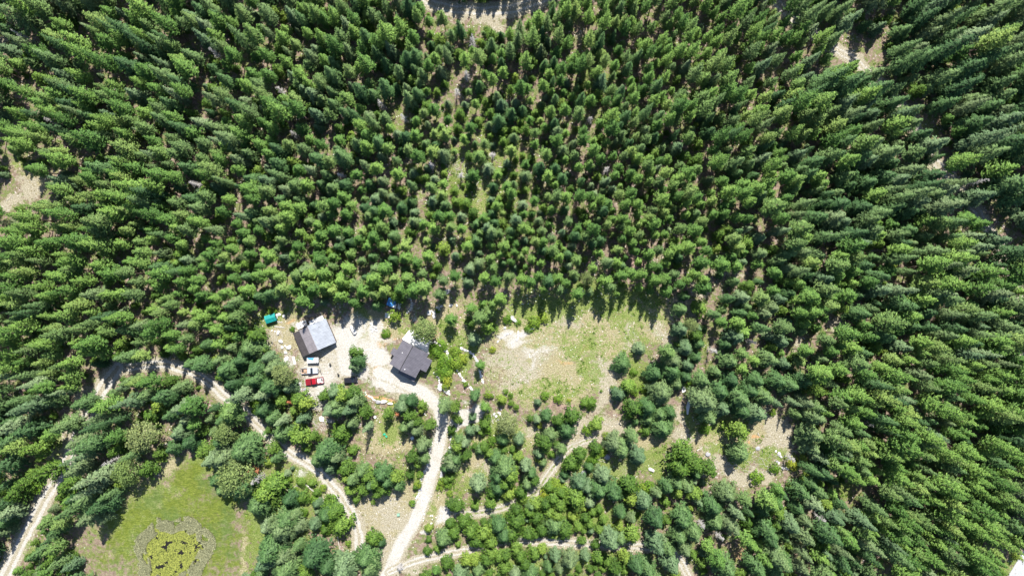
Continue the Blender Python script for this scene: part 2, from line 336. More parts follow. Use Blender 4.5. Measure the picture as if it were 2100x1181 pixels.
# brushes: layer, x, y, rx, ry, angle deg, strength   (photo pixels, positions of surface kinds on the ground)
BR = [('green', 1180, 700, 160, 70, 0, 0.45), ('green', 1050, 760, 110, 50, 0, 0.3), ('green', 1330, 660, 100, 60, 0, 0.5), ('gravel', 1050, 700, 62, 30, 0, 0.66), ('green', 990, 380, 170, 190, 0, 0.55), ('green', 1220, 150, 90, 150, 0, 0.45), ('green', 820, 250, 120, 120, 0, .4), ('dirt', 1540, 965, 95, 28, 0, 0.9), ('dirt', 1600, 900, 40, 50, 0, 0.9), ('dirt', 130, 930, 50, 110, 25, 0.85), ('dry', 110, 950, 60, 130, 25, .7), ('dirt', 60, 1080, 30, 90, 25, 0.7), ('gravel', 705, 700, 75, 75, 0, 0.9), ('gravel', 660, 790, 65, 50, 0, 0.78), ('gravel', 640, 690, 80, 60, 0, 0.62), ('green', 610, 1010, 90, 130, 0, 0.8), ('green', 1000, 870, 80, 30, 0, 0.6), ('green', 930, 960, 60, 100, 0, 0.55), ('green', 1250, 960, 200, 50, 0, 0.6), ('green', 1300, 700, 90, 80, 0, .5), ('green', 1000, 660, 100, 60, 0, .5), ('green', 560, 850, 120, 60, 0, .5), 
 # white gravel yard and drive
 ('gravel', 770, 715, 62, 50, 0, 1.25), ('gravel', 700, 730, 45, 60, 0, 1.0), ('gravel', 800, 770, 60, 22, -22, 1.3), ('gravel', 850, 798, 50, 18, -30, 1.3),
 ('gravel', 700, 670, 35, 55, 0, 0.75), ('gravel', 655, 645, 60, 22, 0, 0.55), ('gravel', 650, 760, 60, 45, 0, 0.7), ('gravel', 725, 770, 50, 30, 0, 1.0), ('gravel', 640, 800, 40, 40, 0, 0.6),
 ('gravel', 950, 865, 55, 26, 18, 1.3), ('gravel', 905, 900, 25, 60, 0, 0.9), ('gravel', 975, 850, 30, 16, 0, 1.0),
 ('gravel', 1060, 692, 48, 22, 0, 0.85), ('gravel', 1065, 713, 60, 18, 5, 0.9), ('gravel', 1100, 735, 55, 25, 20, 0.62), ('gravel', 1030, 700, 22, 20, 0, 0.8), ('gravel', 1120, 700, 40, 20, 0, 0.5),
 ('gravel', 893, 1055, 38, 24, -20, 0.95), ('gravel', 870, 1085, 20, 20, 0, 0.8), ('gravel', 829, 625, 17, 22, -15, 0.75), ('gravel', 592, 735, 16, 45, 10, 0.65), ('gravel', 605, 800, 16, 40, 0, 0.55),
 ('gravel', 672, 860, 14, 14, 0, .8), ('gravel', 625, 955, 28, 22, 30, 0.7), ('gravel', 655, 990, 40, 14, -40, 0.6), ('gravel', 620, 970, 14, 22, 0, 0.7),
 # tan dirt
 ('dirt', 690, 740, 120, 90, 0, 0.9), ('dirt', 840, 800, 90, 40, -20, 0.9), ('dirt', 800, 1060, 90, 60, 0, 0.75), ('dirt', 800, 1130, 60, 55, 0, 0.8), ('dirt', 850, 1170, 60, 30, 0, .7),
 ('dirt', 1060, 755, 105, 50, 0, 0.85), ('dirt', 1180, 720, 120, 60, 0, 0.52), ('dirt', 1240, 790, 38, 90, 0, 0.95), ('dirt', 1190, 870, 110, 40, 0, 0.75), ('dirt', 1240, 890, 60, 40, 0, 0.8),
 ('dirt', 1290, 700, 60, 22, 35, 0.95), ('dirt', 1160, 660, 60, 30, 0, .6), ('dirt', 1120, 880, 60, 25, 0, 0.7), ('dirt', 990, 980, 32, 45, 0, 0.9), ('dirt', 1000, 880, 40, 25, 0, 0.6),
 ('dirt', 1400, 640, 60, 40, 30, 0.75), ('dirt', 1430, 590, 40, 40, 0, 0.7), ('dirt', 1370, 690, 40, 40, 0, 0.6), ('dirt', 1350, 760, 60, 60, 0, 0.5), ('dirt', 1395, 850, 25, 60, 0, 0.75), ('dirt', 1400, 900, 60, 22, 0, 0.85),
 ('dirt', 1500, 960, 80, 22, -8, 0.9), ('dirt', 1575, 890, 38, 50, 0, 0.95), ('dirt', 1560, 960, 50, 25, 0, 0.75), ('dirt', 1460, 930, 30, 20, 0, .8), ('dirt', 1715, 665, 30, 32, 20, 0.95), ('dirt', 1625, 700, 25, 22, 0, 0.6),
 ('dirt', 1090, 950, 25, 40, 0, .5), ('dirt', 1140, 930, 50, 25, 20, .6), ('dirt', 1290, 960, 70, 30, 0, 0.6), ('dirt', 1165, 990, 25, 25, 0, 0.7), ('dirt', 1010, 1150, 40, 20, 0, 0.6), ('dirt', 1210, 1170, 50, 15, 0, .6),
 ('dirt', 180, 830, 50, 35, -30, 0.85), ('dirt', 160, 900, 28, 70, 25, 0.7), ('dirt', 55, 390, 38, 42, 0, 0.9), ('dirt', 20, 420, 40, 30, 0, 0.8), ('dirt', 15, 75, 22, 40, -20, 0.9), ('dirt', 80, 215, 18, 22, 0, .6),
 ('dirt', 990, 45, 110, 28, 0, 0.8), ('dirt', 1190, 80, 14, 45, 10, 0.6), ('dirt', 1030, 60, 35, 30, 0, 0.8), ('dirt', 1640, 50, 40, 25, -35, 0.8), ('dirt', 1760, 135, 50, 25, -35, 0.85), ('dirt', 1900, 320, 22, 42, -20, 0.8),
 ('dirt', 990, 390, 16, 60, 5, 0.5), ('dirt', 940, 345, 40, 22, 0, 0.5), ('dirt', 870, 420, 22, 30, 0, .5), ('dirt', 625, 310, 18, 30, 0, 0.6), ('dirt', 1200, 395, 25, 15, 0, .6), ('dirt', 1080, 370, 18, 20, 0, .6), ('dirt', 740, 470, 14, 30, 20, 0.6),
 ('dirt', 900, 500, 12, 30, 0, 0.5), ('dirt', 1240, 530, 60, 12, -8, 0.6), ('dirt', 1370, 520, 80, 18, 5, .6), ('dirt', 1500, 570, 50, 20, 0, 0.6), ('dirt', 645, 615, 50, 15, 0, .6), ('dirt', 570, 690, 35, 50, 0, 0.7), ('dirt', 560, 660, 40, 30, 0, 0.6),
 ('dirt', 290, 745, 90, 18, 0, 0.8), ('dirt', 430, 790, 60, 22, -38, 0.8), ('dirt', 560, 900, 60, 26, -45, .7), ('dirt', 680, 1010, 60, 30, -45, .7), ('dirt', 740, 1080, 24, 60, 0, .7), ('dirt', 940, 880, 40, 60, 0, .4),
 ('dirt', 1860, 200, 12, 22, 0, .5), ('dirt', 2050, 520, 22, 45, -25, 0.7), ('dirt', 2088, 630, 20, 60, 0, 0.7), ('dirt', 1990, 400, 16, 30, -30, .6), ('dirt', 2085, 1165, 35, 25, 45, .6),
 # orange soil
 ('orange', 780, 815, 50, 14, -18, 0.9), ('orange', 830, 842, 40, 14, -25, 0.6), ('orange', 802, 685, 16, 14, 0, 0.7), ('orange', 815, 700, 14, 10, 0, .6), ('orange', 890, 690, 20, 25, 0, 0.5), ('orange', 870, 800, 30, 20, -40, .5),
 ('orange', 1160, 750, 30, 14, 10, 0.55), ('orange', 1190, 720, 14, 30, -30, 0.55), ('orange', 610, 665, 14, 12, 0, 0.6), ('orange', 645, 780, 40, 30, 0, 0.35), ('orange', 820, 870, 30, 60, 0, .2), ('orange', 1535, 895, 8, 8, 0, 0.9), ('orange', 755, 735, 12, 16, 0, 0.7), ('orange', 1610, 935, 12, 8, 0, 0.9), ('orange', 800, 930, 60, 22, 0, 0.42),
 ('orange', 1270, 535, 30, 10, 0, .5), ('orange', 1425, 560, 25, 15, 0, .5), ('orange', 1505, 1060, 30, 40, 0, .4), ('orange', 1510, 1130, 30, 30, 0, .5),
 # pinkish duff
 ('pink', 945, 655, 18, 30, 0, 0.8), ('pink', 985, 670, 16, 34, 0, 0.8), ('pink', 1145, 830, 60, 14, 0, 0.5), ('pink', 1300, 530, 120, 20, 0, 0.55), ('pink', 1500, 950, 90, 25, 0, 0.45), ('pink', 610, 900, 60, 30, 0, 0.6), ('pink', 540, 820, 50, 40, 0, .5), ('pink', 990, 975, 34, 50, 0, .5), ('pink', 1430, 900, 50, 20, 0, .4), ('pink', 850, 850, 50, 20, -40, .5), ('pink', 130, 950, 40, 90, 25, .5),
 # dry grass
 ('dry', 800, 900, 90, 70, 0, 0.8), ('dry', 790, 670, 110, 40, 0, 0.85), ('dry', 1150, 690, 220, 80, 0, 0.85), ('dry', 1330, 660, 110, 60, 0, 0.8), ('dry', 920, 660, 90, 60, 0, 0.7), ('dry', 800, 1050, 90, 90, 0, 0.8), ('dry', 1150, 780, 180, 60, 0, .8), ('dry', 590, 680, 50, 60, 0, .7), ('dry', 900, 1050, 60, 50, 0, .6),
 ('dry', 1480, 890, 120, 80, 0, 0.7), ('dry', 1300, 900, 110, 70, 0, 0.6), ('dry', 980, 940, 60, 90, 0, 0.6), ('dry', 1100, 900, 140, 60, 0, 0.6), ('dry', 330, 950, 40, 60, 0, 0.6), ('dry', 505, 1130, 12, 55, 12, 0.95), ('dry', 60, 350, 50, 50, 0, .7), ('dry', 860, 1010, 20, 80, 25, 0.8), ('dry', 1010, 400, 60, 140, 0, .5), ('dry', 590, 1010, 70, 110, 0, .45), ('dry', 1040, 1150, 160, 40, 0, .5), ('dry', 470, 960, 30, 100, -10, .4), ('dry', 900, 1020, 50, 40, 0, .7), ('dry', 1270, 30, 30, 60, 0, .4),
 ('dry', 350, 940, 50, 30, 0, .7), ('dry', 280, 985, 30, 25, 0, .7), ('dry', 370, 980, 30, 14, 20, .6), ('dry', 220, 1150, 40, 14, 10, .5),
 # green grass
 ('green', 795, 880, 45, 45, 0, 1.0), ('green', 830, 660, 70, 30, -20, 0.6), ('green', 910, 745, 28, 48, 10, 1.1), ('green', 925, 690, 30, 35, 0, 0.8), ('green', 1110, 630, 110, 40, 0, 1.0), ('green', 1260, 610, 160, 35, 0, 1.0), ('green', 1090, 665, 40, 14, 0, 0.7), ('green', 1180, 715, 70, 35, 0, 0.8), ('green', 1210, 770, 40, 60, 0, 0.8), ('green', 1310, 660, 90, 40, 0, 0.8),
 ('green', 1130, 800, 150, 25, 0, 0.6), ('green', 1420, 860, 20, 60, 0, 0.8), ('green', 1500, 925, 60, 25, 0, 1.0), ('green', 1585, 935, 25, 22, 0, 0.9), ('green', 1470, 860, 60, 50, 0, 0.8), ('green', 1320, 790, 50, 60, 0, 0.8), ('green', 1330, 950, 110, 50, 0, 0.7), ('green', 1040, 900, 90, 60, 0, 0.75), ('green', 960, 1000, 70, 60, 0, 0.6), ('green', 1150, 1060, 260, 60, 0, 0.85), ('green', 1130, 1160, 300, 30, 0, 0.8),
 ('green', 580, 1040, 70, 130, 0, 0.85), ('green', 850, 1000, 16, 70, 20, 0.8), ('green', 560, 640, 60, 30, 0, 0.7), ('green', 745, 655, 30, 40, 0, .7), ('green', 785, 820, 28, 8, -20, 0.8), ('green', 540, 860, 30, 60, 0, .7), ('green', 100, 900, 40, 80, 20, .6), ('green', 50, 340, 40, 30, 0, .6), ('green', 60, 1100, 40, 80, 20, .7), ('green', 660, 590, 140, 25, 0, .8), ('green', 1740, 1010, 40, 50, 0, .6), ('green', 1660, 950, 40, 60, 0, .4),
 ('green', 1900, 290, 30, 60, 0, .5), ('green', 2080, 600, 20, 30, 0, .6), ('green', 2070, 1150, 26, 26, 0, .7), ('green', 1240, 130, 40, 90, 0, .5), ('green', 1290, 230, 30, 60, 0, .5), ('green', 1440, 700, 50, 60, 0, .5), ('green', 1250, 640, 50, 40, 0, .7), ('green', 960, 720, 30, 60, 0, .8), ('green', 915, 830, 30, 30, 0, .5),
 ('green', 250, 1090, 45, 90, 0, 0.7), ('green', 530, 1080, 30, 110, 0, 0.8), ('green', 420, 950, 50, 30, 0, 0.9),
 # yellow-green wet meadow
 ('meadow', 365, 1105, 190, 140, 0, 1.15), ('meadow', 240, 1130, 80, 80, 0, 0.8), ('dry', 300, 1080, 150, 130, 0, .6), ('green', 330, 1080, 190, 150, 0, .6), ('pink', 350, 1128, 72, 66, 0, .4), ('meadow', 390, 990, 90, 60, 0, 1.2), ('meadow', 280, 1060, 90, 60, 0, .9), ('meadow', 460, 1040, 60, 100, -15, 1.0),
]
def masks(X, Y):
    """X, Y world metres -> dict of layer weights"""
    wx = (vnoise(X, Y, 7, 1)-0.5)*7 + (vnoise(X, Y, 2.2, 2)-0.5)*3.0
    wy = (vnoise(X, Y, 7, 3)-0.5)*7 + (vnoise(X, Y, 2.2, 4)-0.5)*3.0
    px, py = (X+wx)*S+CX, CY-(Y+wy)*S
    out = {k: np.zeros(X.shape) for k in ('gravel', 'dirt', 'orange', 'pink', 'dry', 'green', 'meadow')}
    for k, x, y, rx, ry, a, s_ in BR:
        c_, n_ = math.cos(math.radians(a)), math.sin(math.radians(-a))
        dx, dy = px-x, py-y
        u = (dx*c_+dy*n_)/rx; v = (-dx*n_+dy*c_)/ry
        w = np.clip(1.25-1.05*np.sqrt(u*u+v*v), 0, 1)*s_
        out[k] = np.maximum(out[k], w)
    # roads, lightly warped
    px2, py2 = (X+wx*0.12)*S+CX, CY-(Y+wy*0.12)*S
    rd = np.zeros(X.shape); rdl = []
    for name, w, g, pts in ROADS:
        d = seg_dist(px2, py2, pts)
        m_ = np.clip(1.45-d/(w*0.5)*0.95, 0, 1)
        rut = 0.62+0.38*np.exp(-((d-w*0.27)/(w*0.13))**2) if g < 1 else 0.9+0.1*np.exp(-((d-w*0.25)/(w*0.15))**2)
        mid = np.where(d < w*0.12, 0.72 if g < 1 else 0.93, 1.0)
        gv = m_*np.minimum(1.0, (g+0.15)*rut*mid)
        out['gravel'] = np.maximum(out['gravel']*(1-m_), gv)
        out['dirt'] = np.maximum(out['dirt'], np.clip(1.9-d/(w*0.5), 0, 1)*0.85)
        for k in ('dry', 'green', 'meadow'): out[k] = out[k]*(1-0.85*m_)
        if name == 'meadow_track': out['green'] = np.maximum(out['green'], np.where(d < w*0.1, 0.55, 0))
        rdl.append(m_)
    out['roads'] = rdl
    return out

def ground_mat():
    m, nt, ns, ls, b = newmat('forest_ground')
    oc = coords(nt)
    A = N(nt, 'ShaderNodeAttribute', attribute_name='surfA'); B = N(nt, 'ShaderNodeAttribute', attribute_name='surfB')
    sa = N(nt, 'ShaderNodeSeparateColor'); ls.new(A.outputs['Color'], sa.inputs[0])
    sb = N(nt, 'ShaderNodeSeparateColor'); ls.new(B.outputs['Color'], sb.inputs[0])
    gravel, dirt, green = sa.outputs[0], sa.outputs[1], sa.outputs[2]; dry = A.outputs['Alpha']
    orange, pink, meadow = sb.outputs[0], sb.outputs[1], sb.outputs[2]
    n1 = noise(nt, oc, 0.22, 5, 0.65); n2 = noise(nt, oc, 1.1, 5, 0.7); n3 = noise(nt, oc, 3.2, 3, 0.7); n4 = noise(nt, oc, 0.5, 4, 0.7, 0.6)
    def fac(mask, nz, spread, lo, hi):
        return sstep(nt, math_(nt, 'ADD', mask, math_(nt, 'MULTIPLY', math_(nt, 'SUBTRACT', nz, 0.5), spread)), lo, hi)
    # forest floor: needle duff, litter, patches of low plants
    c = ramp(nt, n2, [(0.30, (0.10, 0.075, 0.055)), (0.45, (0.20, 0.15, 0.115)), (0.56, (0.25, 0.19, 0.15)), (0.70, (0.36, 0.30, 0.25))])
    gcol = ramp(nt, n3, [(0.30, (0.05, 0.085, 0.018)), (0.5, (0.12, 0.17, 0.04)), (0.68, (0.24, 0.28, 0.10))])
    c = mixc(nt, math_(nt, 'MULTIPLY', sstep(nt, n4, 0.44, 0.58), 0.8), c, gcol)
    drycol = ramp(nt, n3, [(0.30, (0.11, 0.11, 0.04)), (0.44, (0.23, 0.205, 0.11)), (0.58, (0.36, 0.32, 0.20)), (0.72, (0.54, 0.49, 0.36))])
    c = mixc(nt, fac(dry, n2, 1.1, 0.25, 0.5), c, drycol)
    pinkcol = ramp(nt, n3, [(0.3, (0.17, 0.11, 0.09)), (0.5, (0.31, 0.215, 0.175)), (0.7, (0.45, 0.35, 0.295))])
    c = mixc(nt, fac(pink, n2, 0.8, 0.3, 0.55), c, pinkcol)
    dirtcol = ramp(nt, n3, [(0.30, (0.13, 0.12, 0.075)), (0.42, (0.25, 0.225, 0.155)), (0.57, (0.365, 0.33, 0.25)), (0.72, (0.58, 0.54, 0.46))])
    c = mixc(nt, fac(dirt, n2, 1.1, 0.40, 0.62), c, dirtcol)
    orcol = ramp(nt, n3, [(0.3, (0.30, 0.18, 0.08)), (0.7, (0.52, 0.34, 0.18))])
    c = mixc(nt, fac(orange, n2, 0.9, 0.35, 0.7), c, orcol)
    grcol = ramp(nt, n3, [(0.28, (0.045, 0.075, 0.014)), (0.43, (0.10, 0.15, 0.028)), (0.58, (0.19, 0.25, 0.06)), (0.74, (0.36, 0.38, 0.17))])
    gn = math_(nt, 'ADD', math_(nt, 'MULTIPLY', n2, 0.55), math_(nt, 'MULTIPLY', noise(nt, oc, 0.45, 4, 0.7), 0.45))
    c = mixc(nt, math_(nt, 'MULTIPLY', fac(green, gn, 3.2, 0.25, 0.62), 0.85), c, grcol)
    # wet meadow: combed yellow-green grass
    mp = N(nt, 'ShaderNodeMapping'); ls.new(oc, mp.inputs[0]); mp.inputs['Rotation'].default_value = (0, 0, 0.5); mp.inputs['Scale'].default_value = (0.6, 1.8, 1)
    n5 = noise(nt, mp.outputs[0], 1.1, 6, 0.75, 0.8)
    mcol = ramp(nt, n5, [(0.3, (0.048, 0.070, 0.012)), (0.45, (0.095, 0.128, 0.018)), (0.6, (0.155, 0.190, 0.032)), (0.75, (0.29, 0.30, 0.10))])
    mcol2 = ramp(nt, n5, [(0.3, (0.04, 0.075, 0.015)), (0.5, (0.09, 0.135, 0.03)), (0.72, (0.19, 0.23, 0.09))])
    mcol = mixc(nt, sstep(nt, noise(nt, oc, 0.09, 5, 0.7), 0.46, 0.62), mcol, mcol2)
    mm = math_(nt, 'ADD', math_(nt, 'MULTIPLY', n1, 0.5), math_(nt, 'MULTIPLY', n4, 0.5))
    c = mixc(nt, math_(nt, 'MULTIPLY', fac(meadow, mm, 2.6, 0.30, 0.95), 0.95), c, mcol)
    gvcol = ramp(nt, n3, [(0.28, (0.29, 0.275, 0.24)), (0.42, (0.385, 0.37, 0.335)), (0.55, (0.46, 0.445, 0.41)), (0.7, (0.58, 0.57, 0.54))])
    gvcol = mixc(nt, math_(nt, 'MULTIPLY', sstep(nt, n1, 0.45, 0.65), 0.35), gvcol, (0.34, 0.30, 0.23))
    c = mixc(nt, fac(gravel, n2, 0.85, 0.42, 0.80), c, gvcol)
    # scattered pale stones and dark debris
    vo = N(nt, 'ShaderNodeTexVoronoi'); vo.inputs['Scale'].default_value = 0.9; vo.inputs['Randomness'].default_value = 1.0; ls.new(oc, vo.inputs['Vector'])
    st = math_(nt, 'LESS_THAN', vo.outputs['Distance'], 0.16)
    st = math_(nt, 'MULTIPLY', st, math_(nt, 'GREATER_THAN', noise(nt, oc, 0.12, 2), 0.5))
    c = mixc(nt, math_(nt, 'MULTIPLY', math_(nt, 'MULTIPLY', st, math_(nt, 'LESS_THAN', meadow, 0.2)), 0.75), c, (0.62, 0.60, 0.56))
    hv = N(nt, 'ShaderNodeHueSaturation'); ls.new(c, hv.inputs['Color'])
    vr = N(nt, 'ShaderNodeMapRange'); ls.new(noise(nt, oc, 1.7, 8, 0.8), vr.inputs['Value'])
    vr.inputs['From Min'].default_value = 0.3; vr.inputs['From Max'].default_value = 0.7; vr.inputs['To Min'].default_value = 0.74; vr.inputs['To Max'].default_value = 1.26
    ls.new(vr.outputs[0], hv.inputs['Value']); c = hv.outputs[0]
    ls.new(c, b.inputs['Base Color'])
    b.inputs['Roughness'].default_value = 0.95; b.inputs['Specular IOR Level'].default_value = 0.1
    bn = N(nt, 'ShaderNodeBump'); bn.inputs['Strength'].default_value = 0.9; bn.inputs['Distance'].default_value = 0.25
    ls.new(n2, bn.inputs['Height'])
    bn2 = N(nt, 'ShaderNodeBump'); bn2.inputs['Strength'].default_value = 0.8; bn2.inputs['Distance'].default_value = 0.12
    ls.new(n3, bn2.inputs['Height']); ls.new(bn.outputs[0], bn2.inputs['Normal']); ls.new(bn2.outputs[0], b.inputs['Normal'])
    return m
M['ground'] = ground_mat()

def surf_attrs(me, mk, sel=None):
    def col(a, b_, c_, d_):
        arr = np.stack([a, b_, c_, d_], -1).reshape(-1, 4).astype(np.float32)
        return arr if sel is None else arr[sel]
    for nm, arr in (('surfA', col(mk['gravel'], mk['dirt'], mk['green'], mk['dry'])), ('surfB', col(mk['orange'], mk['pink'], mk['meadow'], mk['dry']*0))):
        at = me.attributes.new(nm, 'FLOAT_COLOR', 'POINT')
        at.data.foreach_set('color', arr.ravel())
def axis_pts(half, step):
    core = np.arange(-half, half+step*0.5, step)
    out, d, p = [], step*2, half
    while p < 5200:
        p += d; out.append(p); d *= 1.35
    out = np.array(out)
    return np.concatenate([-out[::-1], core, out])
gx, gy = axis_pts(176, 0.45), axis_pts(102, 0.45)
GX, GY = np.meshgrid(gx, gy)
MK = masks(GX, GY)
nx, ny = len(gx), len(gy)
idx = np.arange(nx*ny).reshape(ny, nx)
quads = np.stack([idx[:-1, :-1], idx[:-1, 1:], idx[1:, 1:], idx[1:, :-1]], -1).reshape(-1, 4)
me = mesh_np('ground', np.stack([GX.ravel(), GY.ravel(), np.zeros(nx*ny)], -1), quads, M['ground'])
surf_attrs(me, MK)
tag(link('ground', me), 'forest floor, dry clearing grass and wet meadow', None, None, 'structure')
for k, (name, w, g, pts) in enumerate(ROADS):
    mv = MK['roads'][k].ravel()
    q = quads[(mv[quads] > 0.02).any(1)]
    if not len(q): continue
    use = np.unique(q); remap = np.zeros(nx*ny, int); remap[use] = np.arange(len(use))
    vs = np.stack([GX.ravel()[use], GY.ravel()[use], np.full(len(use), 0.005+0.004*k)], -1)
    me = mesh_np(name, vs, remap[q], M['ground'])
    surf_attrs(me, MK, use)
    tag(link(name, me), None, None, None, 'structure')

# paved road in the lower right corner, with its edge line
def asphalt():
    m, nt, ns, ls, b = newmat('asphalt')
    f = noise(nt, coords(nt), 2.5, 5)
    ls.new(ramp(nt, f, [(0.3, (0.33, 0.34, 0.36)), (0.7, (0.42, 0.43, 0.45))]), b.inputs['Base Color']); b.inputs['Roughness'].default_value = 0.9
    return m
M['asphalt'] = asphalt()
def strip(name, pts, z, mat):
    mb = MB(); mb.poly([(*P(x, y), z) for x, y in pts], 0.03); return mb.build(name, mat)
# direction of the road edge: up and to the right
ea, eb = (2040, 1226), (2140, 1060)
ux, uy = (eb[0]-ea[0])/193.8, (eb[1]-ea[1])/193.8
nxr, nyr = -uy, ux
def off(p, d, k): return (p[0]+nxr*d+ux*k, p[1]+nyr*d+uy*k)
tag(strip('road', [off(ea, 0, -300), off(ea, 48, -300), off(eb, 48, 400), off(eb, 0, 400)], 0.06, M['asphalt']), 'grey paved road in the corner', None, None, 'structure')
tag(strip('road_line', [off(ea, 3.2, -300), off(ea, 4.4, -300), off(eb, 4.4, 400), off(eb, 3.2, 400)], 0.066, M['white']), None, None, None, 'structure')

# ------------------------------------------------------------------ pond with lily pads and reeds
PC = P(353, 1134)
def pond_r(a): return 9.2+0.9*math.sin(2*a+1)+0.8*math.sin(3*a+0.3)+0.5*math.sin(7*a)
m_, nt, ns, ls, b = newmat('dark_water'); b.inputs['Base Color'].default_value = (0.018, 0.016, 0.012, 1); b.inputs['Roughness'].default_value = 0.12
M['water'] = m_
pts = [(PC[0]+pond_r(a)*math.cos(a), PC[1]+pond_r(a)*1.12*math.sin(a), 0.03) for a in np.linspace(0, 2*math.pi, 72, endpoint=False)]
tag(MB().poly(pts, 0.2).build('pond', M['water']), None, None, None, 'structure')
def scatter_mesh(name, P_, mk, mat):
    vs, fs = [], []; o = 0
    for p in P_:
        v, f = mk(p)
        vs.append(v); fs.append(f+o); o += len(v)
    return mesh_np(name, np.concatenate(vs), np.concatenate(fs), mat)
# pads
pv, pf = [], []
hexa = np.array([(math.cos(a), math.sin(a)) for a in np.arange(6)*math.pi/3])
o = 0
for i in range(10500):
    a = nrg.rand()*2*math.pi; r = math.sqrt(nrg.rand())*pond_r(a)*0.99
    x, y = PC[0]+r*math.cos(a), PC[1]+r*1.12*math.sin(a)
    if vnoise(np.array([x]), np.array([y]), 1.6, 31)[0] < 0.15 + 0.2*nrg.rand(): continue
    s_ = 0.13+0.13*nrg.rand()
    h = hexa*s_
    tl = nrg.randn(2)*0.12
    z = 0.045+0.02*nrg.rand()
    v = np.array([(x+hx, y+hy, z+hx*tl[0]+hy*tl[1]) for hx, hy in h])
    pv.append(v); pf.append([o, o+1, o+2, o+3]); pf.append([o+3, o+4, o+5, o]); o += 6
M['pad'] = foliage('lily_pad_leaf', [(0, (0.19, 0.215, 0.045)), (1, (0.19, 0.215, 0.045))], 0.6, 0.1)
tag(link('lily_pads', mesh_np('lily_pads', np.concatenate(pv), np.array(pf), M['pad'])), 'yellow green floating leaves crowding the pond', 'floating leaves', None, 'stuff')
def tufts(n, pos, size, mat, name, label, cat, blades=7, up=0.8, jit=0.5):
    """pos: (n,2); grass-like tufts, numpy"""
    k = len(pos)*blades
    c = np.repeat(pos, blades, 0)
    s_ = np.repeat(size, blades)*(0.6+0.7*nrg.rand(k))
    a = nrg.rand(k)*2*np.pi
    t = (0.25+nrg.rand(k)*1.0)*jit
    d = np.stack([np.cos(a)*t, np.sin(a)*t, up*(0.5+nrg.rand(k))], -1); d /= np.linalg.norm(d, axis=1)[:, None]
    side = np.stack([-np.sin(a), np.cos(a), np.zeros(k)], -1)
    base = np.concatenate([c+nrg.randn(k, 2)*0.12*np.repeat(size, blades)[:, None], np.full((k, 1), 0.0)], 1)
    w = s_*0.18
    p0 = base; p1 = base+d*(s_*0.55)[:, None]+side*w[:, None]; p2 = base+d*s_[:, None]; p3 = base+d*(s_*0.55)[:, None]-side*w[:, None]
    v = np.stack([p0, p1, p2, p3], 1).reshape(-1, 3)
    f = np.arange(k*4).reshape(-1, 4)
    return tag(link(name, mesh_np(name, v, f, mat)), label, cat, None, 'stuff')
rp = []
while len(rp) < 13000:
    a = nrg.rand()*2*math.pi; q = 0.84+nrg.rand()**1.3*0.46
    if (a % (2*math.pi)) > 2.0 and (a % (2*math.pi)) < 3.4 and q > 1.2: continue
    r = pond_r(a)*q
    x, y = PC[0]+r*math.cos(a), PC[1]+r*1.12*math.sin(a)
    if vnoise(np.array([x]), np.array([y]), 1.3, 37)[0] < 0.25+0.35*abs(q-1.02): continue
    rp.append((x, y))
tufts(0, np.array(rp), np.full(len(rp), 0.5), M['reed'], 'reeds', 'grey green reeds ringing the dark pond', 'reeds', 6, 0.9, 0.9)

